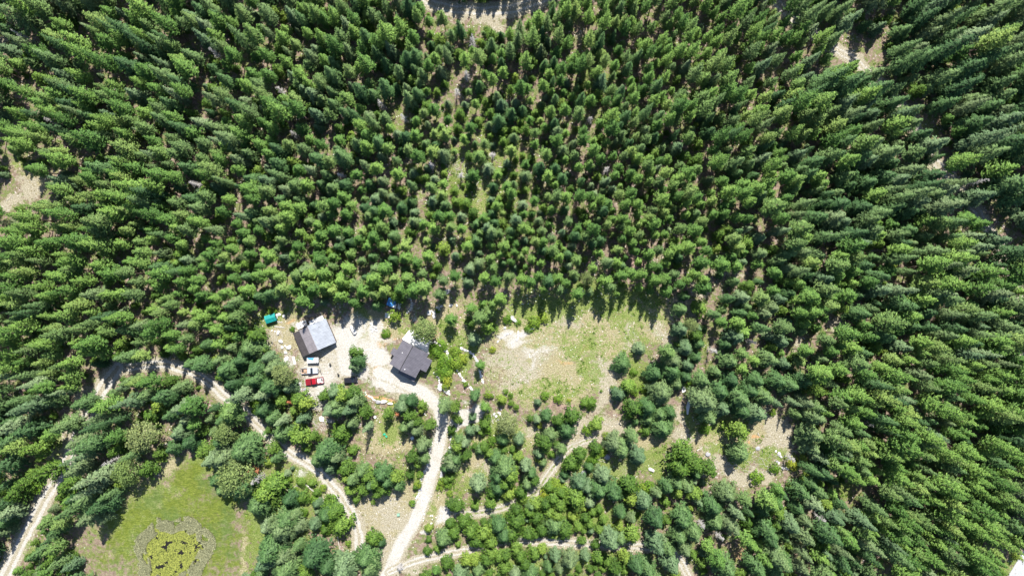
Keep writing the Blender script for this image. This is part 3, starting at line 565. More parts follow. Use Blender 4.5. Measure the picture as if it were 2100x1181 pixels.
# ------------------------------------------------------------------ tree meshes
def leaf_quads(c, d, up, L, Wd, bend=0.0):
    """rhombus leaves: c root (n,3), d direction, up side hint"""
    d = d/np.linalg.norm(d, axis=1)[:, None]
    s_ = np.cross(d, up); s_ /= (np.linalg.norm(s_, axis=1)[:, None]+1e-9)
    m_ = c+d*(L*0.5)[:, None]
    e = c+d*L[:, None]; e[:, 2] -= bend*L
    v = np.stack([c, m_+s_*(Wd*0.5)[:, None], e, m_-s_*(Wd*0.5)[:, None]], 1).reshape(-1, 3)
    return v
def assemble(chunks):
    v = np.concatenate(chunks); return v, np.arange(len(v)).reshape(-1, 4)
def conifer(seed, h, r, z0, shape, whorls, nb, upsweep, tuft, Lf, Wf, spread, flat):
    """branches in whorls; each branch carries needle sprays"""
    R = np.random.RandomState(seed)
    out = []
    lop = R.rand(8)*0.42+0.78
    for w in range(whorls):
        t = (w+0.3*R.rand())/whorls
        z = z0+(h-z0)*t
        rr = r*shape(t)
        n = max(3, int(round(nb*(0.55+0.6*shape(t)))))
        a0 = R.rand()*6.28
        for k in range(n):
            a = a0+6.283*k/n+R.randn()*0.18
            ln = rr*(0.55+0.72*R.rand()**1.3)*lop[int(a/6.283*8) % 8]
            if R.rand() < 0.12: ln *= 0.45
            ns_ = max(2, int(tuft*(0.5+0.7*ln/r)))
            u = np.sqrt(np.linspace(0.10, 1.0, ns_))+R.randn(ns_)*0.03
            dr = np.array([math.cos(a), math.sin(a), 0.0])
            sidev = np.array([-math.sin(a), math.cos(a), 0.0])
            pos = dr*(u*ln)[:, None]
            pos[:, 2] = z+ln*upsweep*u-(0.18*ln*u*u if upsweep <= 0 else -0.10*ln*u*u)
            m_ = 4
            c = np.repeat(pos, m_, 0)
            N_ = len(c)
            lat = R.randn(N_)*spread
            c = c+sidev*(lat*0.35*np.repeat(u, m_)*ln/r)[:, None]
            ang = np.tile(np.array([-0.9, -0.3, 0.35, 0.95]), ns_)+R.randn(N_)*0.25
            d = dr*np.cos(ang)[:, None]+sidev*np.sin(ang)[:, None]
            d[:, 2] = (0.05-0.25*R.rand(N_)) if flat else (0.15+0.75*R.rand(N_))
            hint = np.tile(np.array([0, 0, 1.0]), (N_, 1))+R.randn(N_, 3)*(0.30 if flat else 0.5)
            sc = (0.65+0.6*R.rand(N_))*(0.75+0.35*(1-t))
            out.append(leaf_quads(c-d*0.12, d, hint, Lf*sc, Wf*sc, 0.12 if flat else 0.0))
    # leader
    n = 14
    a = R.rand(n)*6.28
    c = np.stack([np.zeros(n), np.zeros(n), h-0.8+R.rand(n)*0.7], -1)
    d = np.stack([np.cos(a)*0.35, np.sin(a)*0.35, np.ones(n)], -1)
    out.append(leaf_quads(c, d, np.stack([np.sin(a), -np.cos(a), np.full(n, 0.3)], -1), np.full(n, Lf*0.9), np.full(n, Wf*0.6)))
    return assemble(out)
def broad(seed, h, r, nclump, leaves, L):
    R = np.random.RandomState(seed); out = []
    for i in range(nclump):
        while True:
            p = R.randn(3); p /= np.linalg.norm(p)
            if p[2] > -0.6: break
        q = (0.45+0.55*R.rand()**0.5)
        c0 = np.array([p[0]*r*q, p[1]*r*q, h*0.58+p[2]*h*0.40*q])
        cr = r*(0.20+0.14*R.rand())
        g = R.randn(leaves, 3); g /= np.linalg.norm(g, axis=1)[:, None]
        g[:, 2] = np.abs(g[:, 2])*0.9-0.15
        c = c0+g*cr*(0.7+0.4*R.rand(leaves, 1))
        d = g+R.randn(leaves, 3)*0.7; d[:, 2] *= 0.5
        sc = 0.7+0.6*R.rand(leaves)
        out.append(leaf_quads(c, d, np.tile([0, 0, 1.0], (leaves, 1))+R.randn(leaves, 3)*0.5, L*sc, L*0.62*sc))
    return assemble(out)
def tube(chunks, p, q, r0, r1, n=6):
    p, q = np.array(p, float), np.array(q, float)
    d = q-p; d /= np.linalg.norm(d)
    a = np.cross(d, [0.3, 0.9, 0.2]); a /= np.linalg.norm(a); b_ = np.cross(d, a)
    for k in range(n):
        t0, t1 = 2*math.pi*k/n, 2*math.pi*(k+1)/n
        f0 = a*math.cos(t0)+b_*math.sin(t0); f1 = a*math.cos(t1)+b_*math.sin(t1)
        chunks.append(np.array([p+f0*r0, p+f1*r0, q+f1*r1, q+f0*r1]))
def crown_mesh(name, vf, mat, r, round_=False, zc=0.0):
    v, f = vf
    me = mesh_np(name, v, f, mat)
    c = v.reshape(-1, 4, 3).mean(1)
    n = c.copy()
    if round_: n[:, 2] = (c[:, 2]-zc)*1.0
    else:
        q = np.hypot(c[:, 0], c[:, 1]); n[:, 2] = 0.35*r+0.25*q
    n /= np.linalg.norm(n, axis=1)[:, None]+1e-6
    a = me.attributes.new('outward', 'FLOAT_VECTOR', 'POINT'); a.data.foreach_set('vector', np.repeat(n, 4, 0).astype(np.float32).ravel())
    return me
def trunk_mesh(name, seed, h, rb, stubs, mat, slen=1.0, z0=0.15):
    R = np.random.RandomState(seed); ch = []
    zz = [0, 0.25, 0.5, 0.75, 0.97]
    pts = [(R.randn()*0.05*h*0.05*i, R.randn()*0.05*h*0.05*i, h*z) for i, z in enumerate(zz)]
    for i in range(4):
        tube(ch, pts[i], pts[i+1], rb*(1-zz[i]*0.85), rb*(1-zz[i+1]*0.85), 7)
    for i in range(stubs):
        t = z0+(0.92-z0)*R.rand(); a = R.rand()*6.28; L = slen*(0.4+0.8*R.rand())*(1.15-t)
        j = min(3, int(t*4)); p = np.array(pts[j])*(1-(t*4-j))+np.array(pts[j+1])*(t*4-j) if j < 4 else np.array(pts[3])
        p = np.array([p[0], p[1], t*h])
        tube(ch, p, p+np.array([math.cos(a)*L, math.sin(a)*L, -0.1*L+0.25*L*R.rand()]), 0.05*rb/0.16, 0.012, 4)
    v, f = assemble(ch)
    return mesh_np(name, v, f, mat)

sh_pine = lambda t: (0.62+0.38*min(1, t/0.22))*min(1.0, 1.32*(1-t)**0.98)+0.02
sh_spru = lambda t: (0.85+0.15*min(1, t/0.15))*min(1.0, 1.25*(1-t)**0.82)
sh_fir = lambda t: (0.80+0.2*min(1, t/0.2))*min(1.0, 1.15*(1-t)**0.62)
NOM = {'pine': (17.0, 2.1), 'spruce': (17.0, 2.7), 'blue': (14.0, 2.3), 'fir': (8.0, 1.9), 'broad': (10.0, 3.2), 'shrub': (2.4, 1.4), 'snag': (13.0, 1.6), 'rust': (5.0, 1.0)}
CR, TR = {}, {}
CR['pine'] = [crown_mesh('crown', conifer(100+i, 17, 2.1, 17*(0.26+0.045*(i % 4)), sh_pine, 17, 7, 0.30, 6, 0.60, 0.22, 0.9, False), M['pine'], 2.1) for i in range(6)]
CR['spruce'] = [crown_mesh('crown', conifer(200+i, 17, 2.7, 17*(0.14+0.03*(i % 3)), sh_spru, 18, 9, -0.12, 6, 0.66, 0.22, 1.0, True), M['spruce'], 2.7) for i in range(6)]
CR['blue'] = [crown_mesh('crown', conifer(300+i, 14, 2.3, 1.6, sh_spru, 16, 9, -0.06, 6, 0.62, 0.24, 0.9, True), M['blue'], 2.3) for i in range(4)]
CR['fir'] = [crown_mesh('crown', conifer(400+i, 8, 1.9, 0.9, sh_fir, 11, 8, 0.10, 5, 0.52, 0.25, 0.9, False), M['fir'], 1.9) for i in range(5)]
CR['broad'] = [crown_mesh('crown', broad(500+i, 10, 3.2, 62, 34, 0.42), M['broad'], 3.2, True, 4.5) for i in range(3)]
CR['shrub'] = [crown_mesh('shrub', broad(600+i, 2.2, 1.4, 24, 22, 0.34), M['bright'], 1.4, True, 0.7) for i in range(4)]
CR['rust'] = [crown_mesh('crown', conifer(700, 5, 1.0, 0.8, sh_fir, 8, 6, 0.05, 4, 0.4, 0.2, 0.8, False), M['rust'], 1.0)]
TR['pine'] = [trunk_mesh('trunk', 100+i, 17, 0.17, 16, M['bark'], 1.2, 0.2) for i in range(3)]
TR['spruce'] = [trunk_mesh('trunk', 200+i, 17, 0.22, 10, M['bark'], 1.6, 0.06) for i in range(2)]
TR['blue'] = [trunk_mesh('trunk', 300, 14, 0.2, 8, M['bark'], 1.2, 0.05)]
TR['fir'] = [trunk_mesh('trunk', 400, 8, 0.13, 6, M['bark'], 0.9, 0.05)]
TR['rust'] = [trunk_mesh('trunk', 450, 5, 0.08, 6, M['bark'], 0.7, 0.05)]
def broad_trunk():
    ch = []; R = np.random.RandomState(5)
    tube(ch, (0, 0, 0), (0.1, 0, 3.0), 0.24, 0.18, 8)
    for i in range(7):
        a = i*0.9; tube(ch, (0.1, 0, 2.2+0.2*i), (1.7*math.cos(a), 1.7*math.sin(a), 5+R.rand()*3), 0.11, 0.03, 5)
    v, f = assemble(ch); return mesh_np('trunk', v, f, M['bark'])
TR['broad'] = [broad_trunk()]
def snag_mesh(seed):
    R = np.random.RandomState(seed); ch = []
    tube(ch, (0, 0, 0), (0.2, 0.1, 6.5), 0.17, 0.11, 7); tube(ch, (0.2, 0.1, 6.5), (0.1, 0.3, 13), 0.11, 0.02, 7)
    for i in range(90):
        t = 0.18+0.8*R.rand(); a = R.rand()*6.28; L = 1.9*(0.3+0.7*R.rand())*(1.12-t)**0.6
        p = np.array([0.15, 0.15, t*13]); q = p+np.array([math.cos(a)*L, math.sin(a)*L, (0.15-0.3*R.rand())*L])
        tube(ch, p, q, 0.045, 0.015, 4)
        for j in range(3):
            m_ = p+(q-p)*(0.4+0.2*j); a2 = a+R.choice([-0.8, 0.8])
            tube(ch, m_, m_+np.array([math.cos(a2), math.sin(a2), 0.1])*L*0.35, 0.025, 0.012, 3)
    v, f = assemble(ch); return mesh_np('dead_tree', v, f, M['grey_wood'])
SN = [snag_mesh(i) for i in range(3)]

# ------------------------------------------------------------------ tree placement: by hand (crown centres read in zoomed views)
# (origin x, origin y, zoom, [(type, x, y, crown radius, height m)...])   p pine, s spruce, b blue spruce, y fir, d broadleaf, u shrub, g dead, r rusty
HAND = [
 (450, 730, 6.948, "b700,25,75,9 s130,190,125,12 s200,380,105,10 s540,200,100,11 s560,320,115,12 s770,170,100,11 d930,260,125,12 b1000,440,80,9 b330,560,85,19 b620,540,75,12 y900,630,80,7 r1010,640,32,5 y1150,610,95,9 y1220,680,95,9 u500,690,50,4 u510,780,40,3 s660,760,105,9 p160,790,140,14 s770,870,95,9 b900,910,55,13 b1190,900,62,12 y1070,770,55,6 d100,1080,140,12 y700,1060,45,4 s900,1100,110,9 y1170,1120,125,11 y1350,1140,62,7 y1500,560,70,7 s20,50,70,10 s330,60,90,10 s60,900,80,10 u860,500,40,3 s430,380,70,8 s440,680,60,9"),
 (740, 800, 11.667, "y120,500,140,9 b160,890,70,13 y660,560,110,9 b1000,400,150,8 y1180,570,150,9 r890,560,55,5 y1350,740,90,8 s1050,880,110,9 s1330,950,130,9 y1660,820,120,9 u1440,760,60,3 s1200,760,110,10"),
 (450, 800, 3.1, "y690,40,38,8 b740,20,40,9 y790,35,42,10 y840,20,42,9 s860,65,45,10 s760,80,45,11 b700,125,32,13 b830,125,28,14 s770,120,40,12 y880,50,35,8 y780,265,50,8 d120,540,100,13 s60,240,65,12 s160,380,85,13 s50,420,80,12 s160,600,80,12 g250,560,35,10 y300,650,75,9 s250,720,70,10 y350,600,65,8 s450,690,42,8 b620,725,26,4 b625,770,18,3 y530,680,36,4 u700,690,26,3 y730,770,60,7 s680,790,42,8 y780,850,60,8 u700,860,40,3 s600,1050,75,13 b790,1130,65,12 s690,1110,50,9 s400,870,75,11 s430,820,55,10 s510,860,38,7 u540,770,22,3 s330,1020,65,13 s420,1050,50,10 s430,1130,75,10 y980,940,42,6 s1030,970,22,4 s930,1065,60,9 s960,1120,50,9 u820,970,16,2 y520,580,26,3 s480,790,35,6 y590,590,22,3 y620,650,22,3 u480,640,20,2 u600,700,26,2 u440,560,22,2 u660,620,20,2 s150,120,60,10"),
 (540, 860, 7.383, "y530,330,140,11 y780,270,70,7 s950,480,150,14 b930,540,90,15 s1110,560,85,11 y1190,200,115,8 y810,650,60,4 b440,740,24,2 b360,820,38,4 s290,290,100,10 y170,420,75,8 s200,560,70,9 s830,600,90,9"),
 (700, 860, 5.37, "y60,530,75,9 s120,640,70,10 y70,620,60,8 s230,560,60,9 y180,650,65,8 y300,620,65,9 s450,590,80,11 y400,690,75,9 s500,670,70,9 y250,760,60,8 y610,630,62,9 s630,720,55,8 s340,710,60,9 y400,800,50,7 y480,760,60,8 y110,760,60,8 y780,400,58,11 s900,280,62,11 u870,600,32,3 u840,710,36,3 y820,740,30,3 u780,920,32,2 u350,905,22,2 u860,200,34,3"),
 (880, 840, 5.368, "y615,150,48,7 b535,210,28,5 b450,230,45,7 b385,360,45,8 y310,400,60,8 y420,490,52,9 s250,590,75,9 s300,540,55,8 u650,220,40,3 d860,150,95,10 b990,330,46,8 y1115,100,34,4 b1190,110,38,6 u1215,170,28,3 s1290,70,52,9 y1270,360,75,10 y600,400,55,5 u690,340,42,4 s730,530,62,7 y815,440,33,4 y920,440,33,4 y980,510,48,6 b1060,610,52,11 s830,640,95,10 y900,700,85,9 s760,730,75,8 s760,850,75,8 y840,800,70,8 y700,900,55,6 y880,920,62,6 y1020,900,62,7 s1080,810,60,8 y1150,770,55,7 s1120,690,50,8 y680,1020,55,6 b535,830,68,12 y240,1030,52,6 y320,1050,60,7 u140,790,38,3 u210,830,35,3 u230,920,33,2 y1180,1020,60,6 s1130,1060,50,6 y1280,1030,60,6 y500,400,30,3 s560,440,45,5 y660,470,45,5 u470,170,25,2 u760,560,40,3 s180,640,40,5 u110,860,32,2 s330,330,45,6"),
 (880, 760, 11.667, "s370,850,128,17 y650,860,100,14 s1090,600,100,13 u1400,570,75,3 u1830,490,55,2 u1940,590,58,2 y1740,690,95,5 u870,330,55,2 u440,250,90,3 u400,380,80,3 u330,200,60,2 u1390,900,70,2 u1400,1080,70,3 u1960,760,60,3 u2080,860,60,3 u1500,600,45,2"),
 (900, 850, 3.5, "s430,790,50,8 y560,760,55,7 y230,830,48,7 y180,760,42,6 y320,850,50,7 y270,900,48,6 s30,890,50,8 y520,850,50,6 y640,850,42,6 y650,690,38,6 y740,620,34,5 y820,600,42,6 y870,640,42,6 y700,740,42,5 y790,700,38,5 y850,720,38,6 s830,790,58,8 y900,820,48,7 y980,590,65,9 b1010,490,45,8 b1065,520,38,8 s1150,540,52,10 b1180,435,48,9 s1250,560,52,10 y1350,500,60,10 y1370,600,42,8 b1470,620,48,11 s1300,700,38,9 y1380,850,52,9 s1300,870,45,9 b1230,900,52,14 s1550,750,52,13 b1560,920,50,14 y1125,930,28,4 y1025,905,26,5 b840,1010,32,9 s945,1040,46,10 b1050,1010,28,7 y1140,1020,38,6 y1200,1040,34,6 y1260,1080,42,9 y1330,1010,38,8 s1420,1080,52,10 s1500,1100,48,11 b1660,1060,52,13 s1750,740,60,11 s1820,830,55,11 s1720,860,52,10 s1960,660,60,10 y1010,290,42,7 y950,350,50,7 y1130,240,40,5 u1175,265,28,2 u1100,330,32,3 s1260,200,52,10 s1310,240,52,11 b1430,300,46,11 b1370,220,24,5 y1130,70,42,6 u1065,110,32,3 y100,640,46,6 y60,1060,40,6 y200,1035,40,6 y260,1030,38,6 y350,1030,42,7 y380,990,36,6 y430,1010,36,6 y480,1000,36,6 s280,1110,42,7 b150,1145,42,7 y580,1010,40,6 y620,1060,36,6 y690,990,40,6 s660,1130,45,7 y740,960,34,6 y550,960,36,6 y470,1090,36,6 b550,1140,34,6 y110,840,40,6 y380,910,40,6 s470,860,45,8 s540,830,50,8 y740,820,42,6 y80,780,36,4 y600,600,36,4 y560,680,40,5 y880,560,36,5 y790,520,36,4 u840,500,40,2 u870,520,34,2 u1500,520,38,3 u1450,540,36,3 u1400,720,30,3 u1590,540,36,3 y1620,620,30,4 u760,560,34,2 y960,730,30,5 y1050,740,32,5 y1100,700,26,4 y1150,680,26,4 y1080,780,30,5 y1180,750,30,5 y1290,800,30,5 y1000,800,30,5 b1090,830,22,4 y1150,820,30,5 s1640,970,46,9 y1820,1000,30,6 y1880,1060,30,6 s2050,1090,60,12 s1980,760,50,10 y1960,620,46,9 s2060,560,60,10"),
 (1100, 700, 3.15, "b665,50,30,6 u565,68,12,2 s555,145,46,7 y590,290,46,6 b535,345,36,7 y620,430,50,9 u495,300,16,2 s720,430,46,9 s765,205,46,9 s805,325,58,10 s885,125,42,8 s870,190,55,9 s905,275,35,6 s795,470,42,7 s860,460,38,6 s720,500,34,6 s810,560,56,9 y350,395,32,3 y310,400,24,3 u140,370,26,2 u210,380,12,1 u55,350,24,2 b10,395,18,4 y385,540,36,5 y325,565,26,4 y75,470,34,6 y230,480,48,8 s190,570,46,8 y140,510,34,7 s90,610,40,6 b15,510,18,4 u630,200,22,2 u640,330,22,2 u690,300,22,2 u450,610,22,2 u260,800,20,3 u380,740,24,3 s640,520,20,3 u420,320,8,1 y710,580,26,4"),
 (1380, 770, 5.907, "s370,320,110,18 s545,185,90,13 s790,270,90,17 s830,430,75,11 b1010,460,90,13 y780,650,100,12 s920,180,85,12 s1100,250,85,12 u1200,440,38,2 s1650,700,100,15 s1640,860,85,12 s1690,500,85,16 u1450,1060,70,3 u1230,1120,55,2 y120,920,110,12 y70,1080,110,12 y250,1060,95,12 y430,1130,85,11 b1240,330,36,10 b1440,320,34,14 u170,80,60,3 s60,90,70,7 u420,500,60,2 u380,640,60,2 s700,60,80,11 s1000,60,80,12 s1250,60,80,12 s1400,120,80,13 s1560,60,80,12 y1700,160,70,13 s350,60,80,11 s150,20,60,9 u600,640,20,1 s1720,380,60,14"),
 (1350, 700, 2.455, "u492,683,30,3 b335,1135,52,14 u820,770,22,2 s410,560,40,11 s560,1000,30,10"),
 (1100, 560, 5.994, "p280,60,55,15 p370,120,45,15 p280,200,55,14 p500,255,62,15 d620,80,70,11 p830,90,70,16 p900,170,60,15 p1000,260,30,12 p1450,80,65,17 p1530,90,45,17 p1600,30,55,17 p1610,110,45,16 p1590,210,60,16 p1780,130,55,15 p2050,190,80,16 y1990,430,85,9 p40,30,50,15 p460,20,50,15 p1050,30,60,16 p1180,20,60,16 p1300,10,55,16 p1700,20,55,16 p1850,100,45,15 b1770,700,70,10 d1890,640,65,9 b1830,920,75,9 s1690,1080,80,9 y1960,770,60,8 s1980,870,60,8 s1960,1040,60,8 b1850,1130,60,8 p1940,20,55,15 p2070,80,60,15"),
 (900, 560, 3.473, "p395,65,34,15 p440,180,36,15 p385,220,32,12 p365,280,36,10 p230,250,34,11 y225,355,32,6 y350,390,46,6 p80,335,38,10 b255,470,34,9 p590,40,34,15 p660,75,34,15 u130,640,40,3 u170,610,30,2 u45,640,50,2 u30,700,45,2 p30,50,34,12 p110,20,34,13 u380,545,20,1 p730,20,34,15 p500,30,34,15 p320,30,34,15 s60,60,30,10 p870,40,34,16 u490,330,28,2 u680,350,36,2 u740,320,34,2 u640,400,26,1 u560,350,20,1"),
 (500, 580, 4.218, "p840,110,52,14 p1040,70,58,14 y880,70,35,10 s1150,190,40,9 u1305,285,46,5 d1565,410,88,9 p1790,320,46,10 s60,560,80,9 y110,450,60,9 s150,110,45,10 p30,70,55,11 p960,30,50,14 p700,20,55,14 p600,50,50,14 p460,60,50,13 p330,70,50,13 s240,90,45,11 p780,60,45,14 p540,20,50,14 p1120,110,40,14 s1140,180,40,12 p1200,60,50,13 p1480,60,60,15 p1560,50,55,15 u1680,240,20,1 u520,110,36,3 u210,300,26,2 u1230,440,34,1 u1700,540,44,2 u1660,600,50,2 u1720,660,50,2 u1780,700,50,2 u1640,560,34,2 u1760,790,44,2 u1790,840,44,2 u1830,600,40,2 u250,240,30,2 u420,400,20,1"),
 (0, 800, 5.25, "b380,140,62,19 b140,380,66,22 s940,140,72,13 s750,370,78,15 s370,420,90,15 y430,620,95,15 s100,800,90,16 y560,860,90,16 s870,550,74,13 u880,650,42,3 b1400,130,58,20 s1150,290,62,20 s1240,330,40,19 s1050,400,60,15 b900,700,52,21 s880,830,80,15 y790,1000,90,12 b1080,920,62,21 b1010,1060,56,20 d1560,490,140,12 d1390,860,125,11 y1330,600,62,8 y1250,660,55,7 g1230,750,45,12 u410,1050,55,4 y1730,150,80,8 y1650,260,70,8 b1930,460,70,9 s2050,560,70,9 b1990,180,70,14 y280,1000,70,10 y200,1110,80,10 s1200,1110,60,12 s60,600,80,14 s60,150,70,12 s1600,60,70,12 s1800,60,80,13"),
 (180, 880, 3.924, "d1170,390,95,12 b1010,235,55,13 y1230,145,85,13 y950,170,50,10 b800,100,36,10 s1100,90,60,12 r1315,340,38,7 g1400,380,40,10 y1430,500,80,10 s1370,620,55,9 s150,600,62,15 s60,690,66,16 b1450,1040,66,14 b60,400,48,20 b90,490,48,18 s1050,400,50,9 s1270,470,60,10 s1100,470,55,9 b1450,780,45,9 s30,560,60,15"),
]
LETTER = {'p': 'pine', 's': 'spruce', 'b': 'blue', 'y': 'fir', 'd': 'broad', 'u': 'shrub', 'g': 'snag', 'r': 'rust'}
CRF = {'pine': 0.70, 'spruce': 0.50, 'blue': 0.50, 'fir': 0.5, 'broad': 0.6, 'shrub': 0.5, 'snag': 0.55, 'rust': 0.5}
trees = []   # dict: kind, x, y (world base), h, r, hand
for ox, oy, z, txt in HAND:
    for e in txt.split():
        t = LETTER[e[0]]
        x, y, r, h = (float(v) for v in e[1:].split(','))
        px, py, rm = ox+x/z, oy+y/z, r/z/S
        bx, by = P(px, py, h*CRF[t])
        rm *= (HC-h*CRF[t])/HC*(1.22 if t in ('spruce', 'fir', 'blue', 'pine') else 1.1)
        if t not in ('shrub', 'rust'): h *= 1.12
        # skip the same tree read from two views
        if any(q['hand'] and math.hypot(q['x']-bx, q['y']-by) < 0.62*min(q['r'], rm)+0.3 for q in trees): continue
        trees.append(dict(k=t, x=bx, y=by, h=h, r=rm, hand=True, px=px, py=py))
# island trees stand on the stone-ringed bank and lean left
for (cx_, cy_, r, h, bx, by, t) in [(728.6, 723.5, 13.5, 9, 740, 727, 'fir'), (731, 740, 13.5, 9, 742, 741, 'spruce'), (727, 751, 12, 8, 738, 748, 'blue')]:
    X, Y = P(bx, by); cxw, cyw = P(cx_, cy_, h*0.5)
    trees.append(dict(k=t, x=X, y=Y, h=h, r=r/S, hand=True, px=cx_, py=cy_, tilt=((cxw-X)/(h*0.5), (cyw-Y)/(h*0.5))))
for px, py, h in [(958, 155, 12), (783, 212, 10), (828, 243, 11), (935, 190, 8), (970, 82, 11), (1245, 350, 9), (2000, 375, 15), (400, 375, 10), (50, 75, 12), (1210, 245, 7), (700, 360, 10), (885, 340, 9), (945, 360, 6), (1010, 320, 6), (820, 1160, 5), (1655, 415, 10), (1700, 480, 9), (1460, 720, 9), (1540, 700, 9), (1620, 940, 8), (1680, 1060, 9), (110, 250, 12), (440, 110, 11), (250, 300, 10), (605, 275, 9), (1475, 1100, 8), (1780, 870, 9), (1880, 930, 9), (1440, 1075, 8), (575, 185, 9)]:
    bx, by = P(px, py, h*0.55)
    trees.append(dict(k='snag', x=bx, y=by, h=h, r=1.5, hand=True, px=px, py=py))

# ------------------------------------------------------------------ tree placement: the forest mass
# anchors: px, py, spacing px, pine, spruce, blue, fir weights, height, radius
ANCH = [
 (60, 40, 27, .55, .30, .05, .10, 17, 2.4), (400, 150, 25, .55, .25, .10, .10, 16, 2.2), (700, 90, 22, .50, .28, .12, .10, 15, 2.0), (985, 150, 20, .42, .28, .12, .18, 12, 1.7), (980, 330, 20, .22, .30, .15, .33, 8.5, 1.7),
 (1250, 130, 20, .68, .20, .04, .08, 14, 1.65), (1300, 450, 17, .93, .03, .02, .02, 14, 1.5), (1120, 520, 17.5, .85, .06, .03, .06, 13, 1.45), (1550, 300, 22, .60, .30, .05, .05, 16, 1.9), (1750, 400, 26, .15, .60, .20, .05, 17, 2.7),
 (1950, 120, 29, .18, .65, .15, .02, 20, 2.8), (2020, 330, 29, .08, .70, .20, .02, 19, 2.9), (1550, 90, 21, .80, .15, .03, .02, 16, 1.75), (1700, 250, 25, .30, .50, .18, .02, 18, 2.4), (1520, 620, 22, .55, .30, .08, .07, 12, 2.0),
 (1700, 600, 23, .62, .25, .08, .05, 14, 2.2), (1900, 600, 25, .35, .50, .12, .03, 17, 2.6), (1900, 820, 22, .82, .10, .06, .02, 17, 2.1), (1800, 1000, 21, .80, .12, .06, .02, 15, 2.0), (2020, 1080, 22, .85, .10, .04, .01, 17, 2.1), (1600, 1060, 25, .25, .50, .12, .13, 13, 2.4), (1430, 780, 26, .05, .65, .20, .10, 11, 2.3),
 (80, 520, 23, .85, .08, .03, .04, 16, 2.0), (330, 420, 23, .82, .10, .04, .04, 15, 2.1), (400, 640, 21, .85, .08, .03, .04, 13, 1.85), (100, 700, 22, .88, .06, .02, .04, 15, 1.9), (600, 280, 23, .65, .20, .10, .05, 14, 2.0), (700, 480, 21, .72, .15, .08, .05, 12, 1.9), (860, 480, 20, .45, .25, .12, .18, 10, 1.8), (540, 560, 20, .80, .12, .03, .05, 12, 1.8),
 (90, 900, 27, .15, .50, .15, .20, 14, 2.2), (60, 1080, 22, .20, .35, .10, .35, 11, 1.9), (230, 930, 27, .05, .60, .25, .10, 16, 2.4), (200, 1150, 24, .05, .65, .15, .15, 14, 2.4), (1100, 1130, 20, .0, .15, .08, .77, 6, 1.5), (1000, 1060, 21, .0, .15, .05, .80, 5.5, 1.5), (1300, 1000, 26, .0, .4, .2, .4, 9, 1.9), (560, 1000, 27, .0, .5, .15, .35, 8, 2.0), (600, 1150, 27, 0, .6, .2, .2, 10, 2.2), (480, 800, 25, .1, .55, .1, .25, 11, 2.2),
]
AN = np.array([a[:2] for a in ANCH], float); AV = np.array([a[2:] for a in ANCH], float)
def params(px, py):
    w = 1.0/((AN[:, 0]-px)**2+(AN[:, 1]-py)**2+900.0)**1.6
    return (AV*w[:, None]).sum(0)/w.sum()
# places left open (base positions): ellipses in photo px
OPEN = [(1745, 108, 52, 26), (1905, 300, 22, 34), (1790, 140, 26, 22), (1540, 968, 95, 26), (1600, 900, 42, 50), (745, 690, 34, 28), (1060, 785, 150, 42), (845, 735, 62, 58), (668, 800, 62, 36), (700, 655, 62, 42), (760, 800, 60, 30), (650, 705, 95, 75), (765, 740, 85, 55), (835, 655, 105, 42), (930, 690, 60, 85), (900, 770, 50, 60), (1080, 700, 120, 70), (1200, 730, 120, 100), (1330, 665, 75, 45), (1280, 620, 130, 26), (1120, 620, 120, 25), (1245, 850, 38, 90), (1120, 860, 150, 45), (800, 890, 75, 75), (805, 1060, 75, 75), (810, 1140, 70, 50), (980, 960, 55, 70), (900, 1030, 45, 50),
 (355, 1100, 195, 135), (250, 1120, 80, 75), (395, 985, 85, 60), (280, 1060, 80, 60), (460, 1060, 62, 110), (1400, 850, 28, 80), (1500, 905, 105, 62), (1570, 880, 50, 55), (1540, 955, 70, 22), (1330, 800, 50, 60), (1715, 662, 24, 30), (1310, 940, 90, 50), (1060, 990, 90, 40), (55, 385, 42, 42), (15, 415, 40, 32), (12, 80, 20, 40), (1000, 42, 100, 22), (1185, 78, 12, 42), (560, 665, 38, 38), (610, 640, 70, 24),
 (990, 395, 14, 50), (945, 345, 30, 20), (870, 420, 14, 24), (622, 315, 12, 26), (740, 465, 11, 32), (900, 500, 9, 32), (1200, 395, 18, 12), (1895, 300, 18, 45), (1735, 115, 40, 20), (1100, 175, 9, 60), (1300, 230, 9, 60), (1290, 120, 9, 60), (810, 225, 32, 22), (940, 165, 20, 30), (870, 90, 10, 40), (190, 180, 20, 26), (420, 95, 22, 22), (1500, 170, 10, 60), (1590, 140, 22, 30), (1560, 500, 14, 80), (1520, 560, 45, 16), (1440, 600, 40, 40), (1405, 560, 14, 40),
 (180, 840, 45, 35), (1740, 1005, 26, 40), (640, 1010, 50, 45), (590, 960, 35, 35), (700, 1120, 40, 50), (570, 860, 45, 40), (1470, 1010, 30, 40), (1500, 1130, 26, 45), (2085, 1175, 40, 35), (1975, 1130, 0, 0), (660, 600, 120, 14), (1010, 600, 90, 20), (1640, 700, 18, 22), (660, 850, 40, 50), (2060, 480, 20, 30), (310, 300, 14, 18), (680, 260, 12, 26), (1070, 290, 10, 30), (780, 380, 12, 26), (1170, 250, 8, 40), (1620, 400, 12, 24), (1790, 470, 16, 12), (520, 410, 10, 20), (1600, 960, 60, 14), (1460, 690, 26, 20)]
OPN = np.array(OPEN, float); OPN = OPN[OPN[:, 2] > 0]
rd_list = [(w, np.array(pts, float)) for _, w, _, pts in ROADS]
